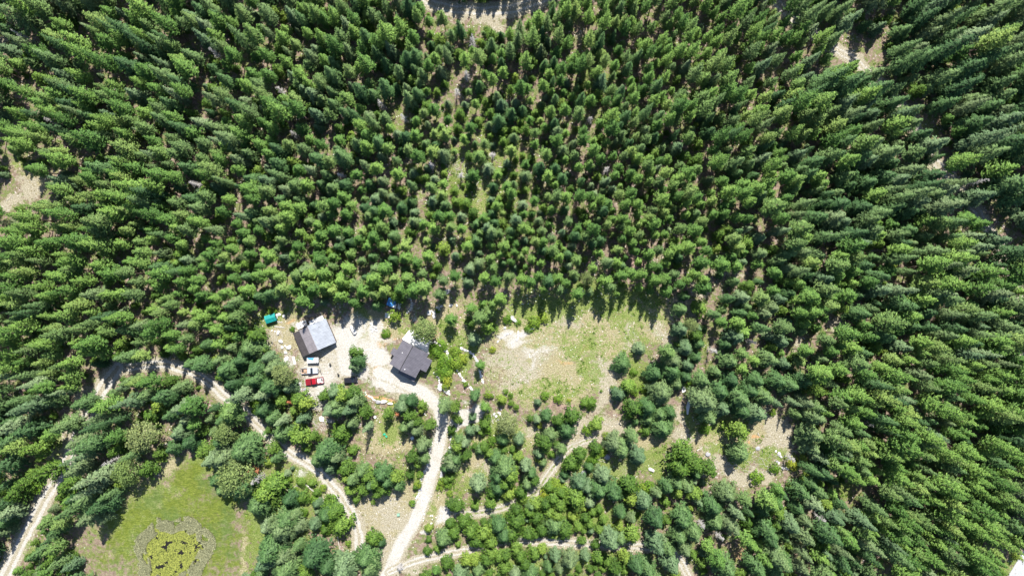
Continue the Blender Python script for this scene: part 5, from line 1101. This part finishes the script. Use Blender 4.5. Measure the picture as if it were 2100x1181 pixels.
# ------------------------------------------------------------------ vehicles (local x forward)
def wheel(parent, x, y, r=0.38, w=0.26):
    t = MB().cone((x, y-w/2, r), (x, y+w/2, r), r, r, 18).build('wheel', M['rubber'], parent)
    sgn = 1 if y > 0 else -1
    MB().cone((x, y+sgn*(w/2-0.01), r), (x, y+sgn*(w/2+0.02), r), r*0.6, r*0.5, 12).build('rim', M['chrome'], t)
def place(root, cpx, cpy, z, deg):
    X, Y = P(cpx, cpy, z); root.location = (X, Y, 0); root.rotation_euler = (0, 0, math.radians(deg))
def pickup(label, L_, Wd, paint, hoodpaint, bedmat, crew=False):
    r = empty('pickup_truck', (0, 0, 0), 0, label, 'pickup truck')
    hl, hw_ = L_/2, Wd/2
    cab0, cab1 = (-0.55, 1.15) if not crew else (-0.85, 1.15)
    MB().side([(-hl, 0.45), (hl-0.05, 0.42), (hl, 0.75), (hl-0.08, 0.98), (cab1-0.05, 1.10), (cab0, 1.10), (cab0, 0.62), (-hl, 0.62)], -hw_, hw_, 0.05).build('body', paint, r)
    hd_ = MB().side([(cab1-0.02, 1.104), (hl-0.15, 1.0), (hl-0.15, 0.9), (cab1-0.02, 0.95)], -hw_+0.1, hw_-0.1, 0.02); hd_.build('hood', hoodpaint, r)
    MB().side([(cab0+0.03, 1.09), (cab0+0.14, 1.72), (cab1-0.62, 1.72), (cab1-0.02, 1.10)], -hw_+0.1, hw_-0.1, 0.04).build('cab_glass', M['glass'], r)
    MB().side([(cab0+0.12, 1.70), (cab0+0.15, 1.80), (cab1-0.62, 1.80), (cab1-0.56, 1.70)], -hw_+0.13, hw_-0.13, 0.03).build('cab_roof', paint, r)
    bd = MB().box(-hl+0.02, cab0-0.06, -hw_+0.09, hw_-0.09, 0.621, 0.70)
    bd.build('bed_floor', bedmat, r)
    bs = MB().box(-hl, cab0-0.04, hw_-0.09, hw_, 0.622, 1.12, 0.015).box(-hl, cab0-0.04, -hw_, -hw_+0.09, 0.622, 1.12, 0.015).box(cab0-0.10, cab0-0.03, -hw_+0.09, hw_-0.09, 0.705, 1.12)
    bs.build('bed_side', paint, r)
    MB().box(-hl-0.03, -hl+0.05, -hw_+0.09, hw_-0.09, 0.622, 1.10, 0.01).build('tailgate', paint, r)
    MB().box(hl-0.02, hl+0.12, -hw_+0.05, hw_-0.05, 0.42, 0.62, 0.03).build('bumper', M['chrome'], r)
    MB().box(-hl-0.15, -hl-0.03, -hw_+0.1, hw_-0.1, 0.42, 0.58, 0.03).build('bumper', M['chrome'], r)
    for sy in (-1, 1):
        MB().box(hl-0.08, hl+0.02, sy*(hw_-0.22)-0.14, sy*(hw_-0.22)+0.14, 0.72, 0.90, 0.02).build('headlight', M['lamp'], r)
        MB().box(cab1-0.42, cab1-0.28, sy*(hw_+0.10)-0.10, sy*(hw_+0.10)+0.10, 1.12, 1.30, 0.02).build('mirror', M['black'], r)
        for wx_ in (hl-1.0, -hl+1.15): wheel(r, wx_, sy*(hw_-0.11))
    return r
t1 = pickup('silver white pickup with a loaded bed parked between the trailer and red pickup', 5.35, 1.85, M['silver'], M['silver'], M['wood'])
place(t1, 634.3, 760.2, 1.0, 2.5)
X, Y = t1.location.x, t1.location.y
a = math.radians(2.5)
for i, (lx, ly, sx, sy, mt, lb) in enumerate([(-1.3, 0.05, 0.55, 0.5, 'wood', 'tan crate behind the cab in the silver pickup bed'), (-2.15, 0.1, 0.28, 0.42, 'black', 'black box at the tail end of the silver pickup bed')]):
    o = MB().box(-sx, sx, -sy, sy, 0, 0.3, 0.04).build('crate', M[mt], None, (X+lx*math.cos(a)-ly*math.sin(a), Y+lx*math.sin(a)+ly*math.cos(a), 0.702)); o.rotation_euler = (0, 0, a+0.1*i)
    tag(o, lb, 'crate')
t2 = pickup('red crew cab pickup with white cargo in its bed nearest the trees', 5.8, 1.95, M['red'], M['darkred'], M['white'], True)
place(t2, 644.4, 781.6, 1.0, 188)
X, Y = t2.location.x, t2.location.y; a = math.radians(188)
for i, (lx, ly, sx, sy, mt, lb) in enumerate([(-1.65, 0.0, 0.62, 0.62, 'white', 'white box behind the cab of the red pickup'), (-2.45, -0.1, 0.2, 0.4, 'black', 'black toolbox by the tailgate of the red pickup')]):
    o = MB().box(-sx, sx, -sy, sy, 0, 0.32, 0.05).build('cargo_box', M[mt], None, (X+lx*math.cos(a)-ly*math.sin(a), Y+lx*math.sin(a)+ly*math.cos(a), 0.702)); o.rotation_euler = (0, 0, a+0.15*i)
    tag(o, lb, 'box')
# dark car
cr = empty('parked_car', (0, 0, 0), 0, 'black estate car half hidden under the trees beside the gravel drive', 'car')
MB().side([(-2.2, 0.35), (2.15, 0.35), (2.25, 0.65), (2.1, 0.85), (1.05, 0.98), (-2.15, 1.02), (-2.25, 0.7)], -0.9, 0.9, 0.07).build('body', M['suv'], cr)
MB().side([(-2.08, 1.0), (-1.8, 1.48), (0.35, 1.5), (1.1, 0.97)], -0.76, 0.76, 0.06).build('cabin_glass', M['glass'], cr)
MB().side([(-1.75, 1.47), (-1.7, 1.56), (0.3, 1.56), (0.38, 1.48)], -0.72, 0.72, 0.03).build('car_roof', M['suv'], cr)
for sy in (-1, 1):
    MB().box(2.1, 2.24, sy*0.65-0.16, sy*0.65+0.16, 0.62, 0.76, 0.02).build('headlight', M['lamp'], cr)
    MB().box(0.75, 0.92, sy*0.98-0.09, sy*0.98+0.09, 0.95, 1.1, 0.02).build('mirror', M['black'], cr)
    for wx_ in (1.4, -1.4): wheel(cr, wx_, sy*0.8, 0.33, 0.22)
place(cr, 719.1, 779.5, 0.9, 5)
# enclosed trailer with blue tarp
tl = empty('utility_trailer', (0, 0, 0), 0, 'white boxy trailer with a blue tarp over one corner behind the garage', 'trailer')
MB().box(-1.8, 1.8, -0.85, 0.85, 0.55, 1.85, 0.07).build('box_body', M['white'], tl)
MB().poly([(-1.75, 0.83, 1.875), (0.7, 0.83, 1.875), (0.0, -0.15, 1.875), (-0.3, 0.05, 1.875), (-1.2, 0.2, 1.875)][::-1], 0.02).build('tarp', M['bluetarp'], tl)
MB().box(1.3, 1.5, -0.8, 0.8, 1.855, 1.88).build('roof_bar', M['chrome'], tl)
MB().cone((1.78, 0.4, 0.5), (2.6, 0, 0.5), 0.04, 0.04).cone((1.78, -0.4, 0.5), (2.6, 0, 0.5), 0.04, 0.04).cone((2.55, 0, 0), (2.55, 0, 0.62), 0.05, 0.05).build('drawbar', M['black'], tl)
for sy in (-1, 1): wheel(tl, 0, sy*0.80, 0.34, 0.2)
place(tl, 641.0, 738.6, 1.7, 1)

# yard clutter
def z2(x, y): return (600+x/11.667, 710+y/11.667)
def grill(px, py, deg, label):
    X, Y = P(px, py, 0.5); r = empty('barbecue_grill', (X, Y, 0), math.radians(deg), label, 'grill', 'dark grills on the gravel yard')
    MB().cone((0, 0, 0.62), (0, 0, 0.80), 0.22, 0.34, 14).cone((0, 0, 0.80), (0, 0, 1.02), 0.34, 0.16, 14).build('kettle', M['black'], r)
    for k in range(3):
        a = k*2.094; MB().cone((0.12*math.cos(a), 0.12*math.sin(a), 0.66), (0.34*math.cos(a), 0.34*math.sin(a), 0), 0.025, 0.02, 6).build('leg', M['black'], r)
    MB().box(0.3, 0.62, -0.14, 0.14, 0.74, 0.77).build('side_shelf', M['black'], r)
grill(*z2(905, 440), 100, 'dark grill standing nearer the garage on the gravel yard')
grill(*z2(1100, 680), 120, 'dark grill standing nearer the black car on the gravel yard')
X, Y = P(*z2(655, 580), 0.5); r = empty('metal_rack', (X, Y, 0), 0.15, 'spindly dark metal rack in front of the silver pickup', 'rack')
MB().cone((0.15, 1.0, 0.75), (0.3, -1.0, 0.75), 0.06, 0.06).build('crossbar', M['black'], r)
for p_, q_ in (((0.15, 0.9, 0.75), (-0.1, 1.2, 0)), ((0.3, -0.9, 0.75), (0.6, -1.15, 0)), ((0.2, 0, 0.75), (-0.7, 0.3, 0.1)), ((0.2, 0, 0.75), (-0.6, -0.5, 0))): MB().cone(p_, q_, 0.05, 0.04).build('leg', M['black'], r)
# lawn furniture
X, Y = P(740+1230/11.667, 800+1145/11.667, 0.7); r = empty('garden_table', (X, Y, 0), 0, 'round pale glass garden table in the tree shade on the lawn', 'table')
MB().cone((0, 0, 0.68), (0, 0, 0.71), 0.62, 0.62, 28).build('tabletop', M['glasstop'], r)
rim = MB()
for k in range(28):
    a0_, a1_ = k*6.2832/28, (k+1)*6.2832/28; rim.cone((0.63*math.cos(a0_), 0.63*math.sin(a0_), 0.70), (0.63*math.cos(a1_), 0.63*math.sin(a1_), 0.70), 0.03, 0.03, 6)
rim.build('rim', M['black'], r)
for k in range(4):
    a = k*1.571+0.4; MB().cone((0.35*math.cos(a), 0.35*math.sin(a), 0.675), (0.5*math.cos(a), 0.5*math.sin(a), 0), 0.025, 0.025, 6).build('leg', M['black'], r)
def chair(px, py, deg, label):
    X, Y = P(px, py, 0.45); r = empty('garden_chair', (X, Y, 0), math.radians(deg), label, 'chair', 'green chairs on the lawn')
    MB().box(-0.28, 0.28, -0.26, 0.26, 0.38, 0.43, 0.02).build('seat', M['greenplastic'], r)
    MB().side([(-0.27, 0.44), (-0.45, 0.9), (-0.41, 0.9), (-0.23, 0.44)], -0.26, 0.26).build('backrest', M['greenplastic'], r)
    for sx in (-0.23, 0.23):
        for sy in (-0.22, 0.22): MB().cone((sx, sy, 0.38), (sx*1.15, sy*1.15, 0), 0.025, 0.02, 6).build('leg', M['greenplastic'], r)
    for sy in (-1, 1): MB().box(-0.34, 0.26, sy*0.28-0.03, sy*0.28+0.03, 0.62, 0.65, 0.01).build('armrest', M['greenplastic'], r)
chair(740+568/11.667, 800+1045/11.667, 20, 'green chair on the lawn, the upper of the pair')
chair(740+606/11.667, 800+1095/11.667, 140, 'green chair on the lawn, the lower of the pair')
X, Y = P(700+628/5.37, 860+1047/5.37, 0.6); r = empty('utility_box', (X, Y, 0), 0.1, 'square pale green utility cabinet in the dry grass left of the drive', 'utility box')
MB().box(-0.42, 0.42, -0.38, 0.38, 0, 0.75, 0.03).build('cabinet', M['utility'], r)
MB().side([(-0.45, 0.752), (0.45, 0.752), (0.45, 0.80), (-0.45, 0.84)], -0.41, 0.41, 0.01).build('lid', M['utility'], r)
# long boards and slabs
def z3c(x, y): return (450+x/6.948, 730+y/6.948)
def board(p_, q_, w, label, mat='offwhite', z=0.12):
    a, b_ = V(*p_), V(*q_); d = b_-a; L_ = d.length
    o = MB().box(-L_/2, L_/2, -w/2, w/2, 0, z, 0.01).build('board', M[mat], None, ((a.x+b_.x)/2, (a.y+b_.y)/2, 0.03)); o.rotation_euler = (0, 0, math.atan2(d.y, d.x))
    return tag(o, label, 'board', 'loose boards in the yard')
board(z3c(1040, 5), z3c(1070, 120), 0.28, 'long white board, the left of two by the yard edge')
board(z3c(1062, 0), z3c(1092, 118), 0.2, 'long white board, the right of two by the yard edge')
board((567.4, 658.5), (579.0, 661.5), 0.25, 'grey board just right of the teal shed', 'grey_wood')
board((562.5, 669.0), (584.0, 671.5), 0.3, 'longer grey board below the teal shed', 'grey_wood')
slab('stone_slab', [z3c(*q) for q in ((1418, 868), (1450, 855), (1490, 880), (1485, 935), (1430, 925))], 0.35, 0.4, M['offwhite'], 'flat tan white slab in the trees below the red pickup', 'slab')
slab('white_slab', [(1380+x/5.907, 770+y/5.907) for x, y in ((110, 130), (150, 125), (158, 190), (112, 205))], 0.5, 0.55, M['white'], 'white flat slab at the top of the narrow clearing', 'slab')
o = slab('wooden_chute', [(1380+x/5.907, 770+y/5.907) for x, y in ((200, 250), (212, 262), (208, 350), (186, 470), (170, 470), (162, 380))], 0.4, 0.45, M['offwhite'], 'long white curved strip beside the round spruce', 'chute')

# ------------------------------------------------------------------ rocks
def rock_mesh(seed, mat, flat=0.6):
    R = random.Random(seed)
    bm = bmesh.new(); bmesh.ops.create_icosphere(bm, subdivisions=2, radius=1.0)
    pl = []
    for _ in range(9):
        n = Vector((R.gauss(0, 1), R.gauss(0, 1), R.gauss(0, 0.8))).normalized(); pl.append((n, R.uniform(0.55, 0.85)))
    for v in bm.verts:
        for n, d in pl:
            k = v.co.dot(n)
            if k > d: v.co -= n*(k-d)*0.9
        v.co += Vector((R.gauss(0, 0.03), R.gauss(0, 0.03), R.gauss(0, 0.03)))
        v.co.z *= flat
    me = bpy.data.meshes.new('boulder'); bm.to_mesh(me); bm.free(); me.materials.append(mat); return me
RK = [rock_mesh(i, M['rock']) for i in range(6)]; RG = [rock_mesh(20+i, M['rock_grey']) for i in range(3)]
Rr = random.Random(3)
def boulder(px, py, r, label, group=None, grey=False, ax=1.0, rot=None):
    X, Y = P(px, py, r*0.4)
    o = link('boulder', Rr.choice(RG if grey else RK), None, (X, Y, r*0.22))
    o.scale = (r*ax, r/ax*Rr.uniform(0.8, 1.0), r*Rr.uniform(0.8, 1.1)); o.rotation_euler = (Rr.uniform(-.1, .1), Rr.uniform(-.1, .1), Rr.uniform(0, 6.28) if rot is None else rot)
    return tag(o, label, 'boulder', group)
def row(ox, oy, z, pts, step, r0, r1, label, group, grey=0.08):
    P_ = [(ox+x/z, oy+y/z) for x, y in pts]; acc = 0.0
    for (x0, y0), (x1, y1) in zip(P_[:-1], P_[1:]):
        L_ = math.hypot(x1-x0, y1-y0)
        while acc < L_:
            t = acc/L_; r = Rr.uniform(r0, r1)
            boulder(x0+(x1-x0)*t+Rr.gauss(0, .7), y0+(y1-y0)*t+Rr.gauss(0, .7), r, label, group, Rr.random() < grey)
            acc += step*Rr.uniform(0.75, 1.35)
        acc -= L_
row(770, 660, 11.667, [(1430, 490), (1530, 550), (1620, 610), (1680, 700), (1740, 800), (1750, 940)], 4.6, .42, .72, 'pale boulder in the curved row right of the house', 'boulders curving right of the house')
row(770, 720, 11.667, [(1410, 520), (1500, 600), (1535, 690), (1545, 780)], 4.4, .35, .6, 'pale boulder in the garden edge below the house wing', 'boulders below the house wing')
for x, y, r in [(1545, 825, 1.0), (1615, 840, .85), (1650, 880, .8), (1535, 900, 1.05), (1590, 880, .7), (1700, 965, 1.15), (1760, 1030, .6), (1640, 935, .5)]: boulder(770+x/11.667, 720+y/11.667, r, 'white boulder in the heap where the drive bends below the house', 'white boulder heap by the drive')
row(740, 800, 11.667, [(105, 50), (130, 110), (200, 155), (270, 190), (330, 240)], 3.6, .35, .55, 'pale stone in the wall above the lawn', 'stone wall above the lawn')
boulder(740+415/11.667, 800+275/11.667, 1.0, 'big grey boulder at the top edge of the lawn', None, True, 1.15, 0)
boulder(740+550/11.667, 800+282/11.667, 1.1, 'big white boulder at the top edge of the lawn', None, False, 1.15, 0)
boulder(740+700/11.667, 800+320/11.667, .85, 'smaller white boulder ending the wall above the lawn', None, False, 1.2, 0)
row(740, 800, 11.667, [(1430, 410), (1500, 530), (1570, 650)], 4.0, .25, .4, 'small stone beside the inner curve of the drive', 'stones inside the drive curve')
row(740, 800, 11.667, [(1480, 780), (1475, 880), (1470, 960), (1450, 1150)], 5.0, .3, .5, 'pale stone in the line right of the round table', 'stones right of the round table')
row(700, 860, 5.37, [(1000, 250), (975, 350), (960, 430), (940, 540), (900, 600), (880, 660), (870, 760), (820, 880), (780, 940)], 4.2, .32, .62, 'pale stone in the long wall between lawn and drive', 'stone wall between lawn and drive', .15)
row(900, 560, 3.473, [(150, 532), (210, 558), (255, 595), (285, 670), (303, 730), (316, 785)], 3.6, .36, .6, 'white stone in the curved wall left of the dry clearing', 'curved stone wall by the dry clearing')
row(900, 560, 3.473, [(125, 685), (150, 730), (182, 775), (215, 800), (245, 835)], 4.5, .35, .7, 'white stone in the broken row under the thin pines', 'broken stone row under the thin pines')
row(980, 620, 11.667, [(780, 740), (640, 790), (560, 870), (440, 950)], 3.2, .22, .42, 'small rock in the slanting row on the gravel pad', 'slanting rock row on the gravel pad', .2)
row(980, 620, 11.667, [(965, 725), (955, 830), (930, 930)], 3.6, .35, .6, 'white rock in the short upright row on the gravel pad', 'short rock row on the gravel pad')
row(980, 620, 11.667, [(1230, 660), (1330, 610), (1370, 560)], 4.5, .4, .7, 'pale rock in the outcrop above the gravel pad', 'rock outcrop above the gravel pad', .3)
boulder(980+850/11.667, 620+410/11.667, 1.35, 'broad white rock outcrop above the gravel pad', None, False, 1.3, -0.5)
boulder(980+820/11.667, 620+370/11.667, .8, 'grey rock on top of the white outcrop edge', None, True)
boulder(980+645/11.667, 620+605/11.667, .55, 'small white rock below left of the outcrop')
row(880, 840, 5.368, [(250, 300), (235, 400), (215, 480), (175, 570), (140, 690), (110, 790)], 5.2, .4, .75, 'pale rock in the line right of the long drive', 'rocks right of the long drive', .25)
boulder(724.2, 677.2, 1.5, 'large white pointed boulder alone above the turning loop', None, False, 1.25, -1.0)
for x, y, r in [(0, 0, .55), (5, 4, .6), (-4, 6, .5), (2, 9, .5), (7, 10, .4), (-5, -4, .4), (-2, 12, .4)]: boulder(765+x, 668+y, r, 'white rock in the small pile between garage and house', 'small rock pile between garage and house')
for x, y, r in [(1390, 600, .95), (1520, 590, .8), (1515, 685, .8), (1610, 490, .9), (1690, 445, .6), (1640, 540, .5), (1920, 425, .8), (2060, 425, .5), (1450, 560, .5)]: boulder(760+x/11.667, 590+y/11.667, r, 'pale rock in the scatter right of the blue canopy', 'rocks right of the blue canopy')
boulder(760+1810/11.667, 590+95/11.667, 1.2, 'large grey slab rock at the forest edge above the scatter', None, True, 1.1)
for i in range(14):
    a = 2.2-i*0.26; boulder(829+15*math.cos(a)*(1.0), 623-20*math.sin(a), .38, 'small stone rimming the gravel patch beside the canopy', 'stones rimming the canopy gravel patch')
for x, y, r in [(800, 240, .6), (860, 215, .6), (910, 235, .5)]: boulder(760+x/11.667, 590+y/11.667, r, 'white stone at the top of the canopy gravel patch', 'white stones above the canopy gravel patch')
for x, y, r in [(470, 610, .8), (530, 820, .85), (560, 960, .6), (720, 960, .95), (640, 930, .5), (650, 1090, .6), (320, 560, .4), (390, 580, .4), (430, 190, .8), (500, 170, .6), (600, 205, .7), (430, 250, .5)]: boulder(530+x/11.667, 630+y/11.667, r, 'white rock on the rough ground between shed and garage', 'white rocks left of the garage')
boulder(*z3c(948, 52), 1.1, 'egg shaped white boulder below the rough ground left of the yard', None, False, 1.2, 0.9)
for i in range(20):
    a = i*6.283/20; boulder(755.3+11.5*math.cos(a), 729.5+13*math.sin(a), .26, 'stone in the ring on the turning loop island', 'stone ring on the loop island')
for x, y, r in [(1290, 950, .8), (1310, 980, .6), (1250, 915, .5), (1340, 1120, .8), (1380, 1125, .6), (1260, 1040, .5), (1285, 1060, .5), (505, 1110, .6)]: boulder(1380+x/5.907, 770+y/5.907, r, 'pale rock on the stony side of the right hand clearing', 'rocks in the right hand clearing', x == 1260)
boulder(1380+425/5.907, 770+950/5.907, 1.0, 'dark grey rock left in the small clearing', None, True)
boulder(1380+1030/5.907, 770+880/5.907, .8, 'dark grey rock in the middle of the small clearing', None, True)
boulder(900+1525/3.5, 850+395/3.5, 1.0, 'white rock alone between the lower spruces', None, False, 1.2)
boulder(900+1045/3.5, 850+418/3.5, 1.2, 'grey boulder below the meadow track', None, True)
boulder(900+1205/3.5, 850+305/3.5, 1.2, 'grey boulder in the shade of the twin spruces', None, True)
boulder(880+1300/11.667, 760+805/11.667, 1.0, 'flat white oval boulder above the pale gravel apron', None, False, 1.4, 0)
for i in range(16):
    boulder(620+Rr.uniform(-9, 8), 812+Rr.uniform(-26, 22), Rr.uniform(.3, .6), 'rubble stone on the bank left of the red pickup', 'rubble bank left of the red pickup', Rr.random() < .5)
for i in range(12):
    boulder(893+Rr.uniform(-26, 26), 1062+Rr.uniform(-14, 12), Rr.uniform(.25, .5), 'white rubble stone on the heap beside the long drive', 'white rubble heap beside the long drive')
for i in range(10):
    boulder(1010+Rr.uniform(-22, 22), 850+Rr.uniform(-12, 12), Rr.uniform(.3, .6), 'pale rock on the bank right of the gravel apron', 'rocks right of the gravel apron', Rr.random() < .3)

# ------------------------------------------------------------------ logs and stumps
def log(p_, q_, r, label, branches=0):
    a, b_ = V(*p_), V(*q_); d = b_-a; L_ = d.length; m_ = (a+b_)/2
    mb = MB(); n = 5
    pts = [Vector((-L_/2+L_*i/n, Rr.gauss(0, .05), r+Rr.gauss(0, .02))) for i in range(n+1)]
    for i in range(n): mb.cone(pts[i], pts[i+1], r*(1-.1*i), r*(1-.1*(i+1)), 9)
    for i in range(branches):
        x = Rr.uniform(-L_*.1, L_*.45); s_ = Rr.choice((-1, 1)); mb.cone((x, 0, r), (x+.7, s_*Rr.uniform(.8, 1.8), r+Rr.uniform(0, .4)), .035, .012, 5)
    o = mb.build('fallen_log', M['log'], None, (m_.x, m_.y, 0)); o.rotation_euler = (0, 0, math.atan2(d.y, d.x))
    return tag(o, label, 'log')
zo = lambda x, y: (450+x/3.1, 800+y/3.1)
log(zo(545, 590), zo(712, 745), .24, 'very long pale fallen log slanting below the forest track')
log(zo(742, 890), zo(771, 1030), .16, 'thin upright-lying log left of the track end', 3)
log(zo(415, 642), zo(498, 602), .14, 'thin pale log left of the very long fallen log', 3)
log(zo(185, 262), zo(232, 300), .16, 'short log on the bank above the forest track')
log(zo(350, 635), zo(372, 625), .1, 'tiny broken log among the spruces left of the track', 2)
zh = lambda x, y: (x/5.25, 800+y/5.25)
log(zh(1720, 610), zh(1945, 498), .2, 'long dark log lying at the tip of the wet meadow', 6)
log(zh(1850, 570), zh(1900, 640), .1, 'thin branch lying across the meadow tip', 4)
log((180+405/3.924, 880+985/3.924), (180+440/3.924, 880+1008/3.924), .14, 'pale drift log at the left rim of the lily pond')
log((180+205/3.924, 880+640/3.924), (180+245/3.924, 880+645/3.924), .12, 'pale log at the left meadow edge')
zf = lambda x, y: (1380+x/5.907, 770+y/5.907)
log(zf(430, 605), zf(555, 508), .09, 'thin bare pole lying in the narrow clearing', 2)
log(zf(1028, 690), zf(1045, 735), .16, 'short dark log on the bare patch of the small clearing')
log(zf(290, 905), zf(355, 870), .2, 'short pale log left in the small clearing')
log((1000+450/5.25, 1000+825/5.25), (1000+560/5.25, 1000+760/5.25), .09, 'thin pale log below the lower dirt road', 3)
log((1000+760/5.25, 1000+612/5.25), (1000+812/5.25, 1000+622/5.25), .2, 'short pale log on the verge of the lower dirt road')
log((1000+570/5.25, 1000+850/5.25), (1000+572/5.25, 1000+900/5.25), .12, 'short upright-lying log near the bottom frame edge')
log((1022, 342), (1050, 348), .12, 'pale log in the brushy gap of the upper forest', 3)
log((1038, 418), (1058, 424), .1, 'thin pale log in the open strip of the central forest')
log((1220, 410), (1228, 412), .1, 'tiny pale log beneath the dense central pines')
log((2035, 508), (2065, 498), .12, 'pale fallen log beside the right hand forest road', 2)
log((1785, 515), (1812, 512), .1, 'pale fallen pole in the right hand forest', 3)
log((540, 826), (552, 812), .14, 'dark log in the trees left of the rubble bank')
for i, (px, py, lb) in enumerate([(1380+455/5.907, 770+1040/5.907, 'orange cut stump left in the small clearing'), (1380+915/5.907, 770+705/5.907, 'orange stump beside the round fir in the small clearing'), (740+452/11.667, 800+760/11.667, 'small pale stump on the lawn'), (740+340/11.667, 800+640/11.667, 'split white stump at the shaded edge of the lawn')]):
    X, Y = P(px, py, .3); r = [.38, .5, .2, .5][i]
    st = tag(MB().cone((0, 0, 0), (0, 0, .38), r*1.3, r, 12).cone((r, 0, 0), (r*1.9, .1, .04), .09, .03, 6).cone((-r*.6, r*.8, 0), (-r, r*1.6, .04), .09, .03, 6).build('tree_stump', M['bark'], None, (X, Y, 0)), lb, 'stump')
    MB().cone((0, 0, .383), (0, 0, .40), r*.92, r*.9, 12).build('cut_face', M['wood'] if i < 2 else M['offwhite'], st)

# fallen twigs and brush
def twigs(pos, name, label, cat):
    k = len(pos); a = nrg.rand(k)*6.283; L_ = 0.5+nrg.rand(k)**2*2.4; w = 0.025+0.03*nrg.rand(k)
    c = np.concatenate([pos, 0.05+0.12*nrg.rand(k, 1)], 1)
    d = np.stack([np.cos(a), np.sin(a), nrg.randn(k)*0.10], -1); sd_ = np.stack([-np.sin(a), np.cos(a), np.zeros(k)], -1)
    p = c-d*(L_*0.5)[:, None]; q = c+d*(L_*0.5)[:, None]; up = np.array([0, 0, 1.0])*w[:, None]; sw = sd_*w[:, None]
    v = np.stack([p-sw, q-sw*0.5, q+up*0.6, p+up, p+sw, q+sw*0.5], 1).reshape(-1, 3)
    o = np.arange(k)[:, None]*6
    f = np.concatenate([o+np.array([[0, 1, 2, 3]]), o+np.array([[3, 2, 5, 4]])])
    return tag(link(name, mesh_np(name, v, f, M['log'])), label, cat, None, 'stuff')
pt = cover_points(26000, lambda m, X, Y: np.clip(0.10+0.5*m['dirt']+0.4*m['pink']+0.3*m['dry']-1.3*m['gravel']-m['meadow'], 0, 1)*np.clip((vnoise(X, Y, 5.0, 61)-0.4)*3, 0, 1), 53)
ex = []
for px, py, sx, sy, n in [(616, 800, 7, 22, 160), (655, 868, 12, 10, 90), (560, 690, 25, 35, 110), (1205, 935, 30, 20, 120), (1010, 860, 30, 14, 90), (940, 345, 35, 14, 120), (1560, 950, 50, 16, 140), (480, 905, 18, 8, 60), (1130, 480, 30, 12, 50), (1160, 985, 30, 14, 90), (40, 1000, 30, 30, 60), (920, 500, 16, 30, 50)]:
    for _ in range(n): ex.append(P(px+nrg.randn()*sx, py+nrg.randn()*sy))
twigs(np.concatenate([pt, np.array(ex)]), 'twigs', 'bleached twigs and brush littering the clearings and forest floor', 'twigs')
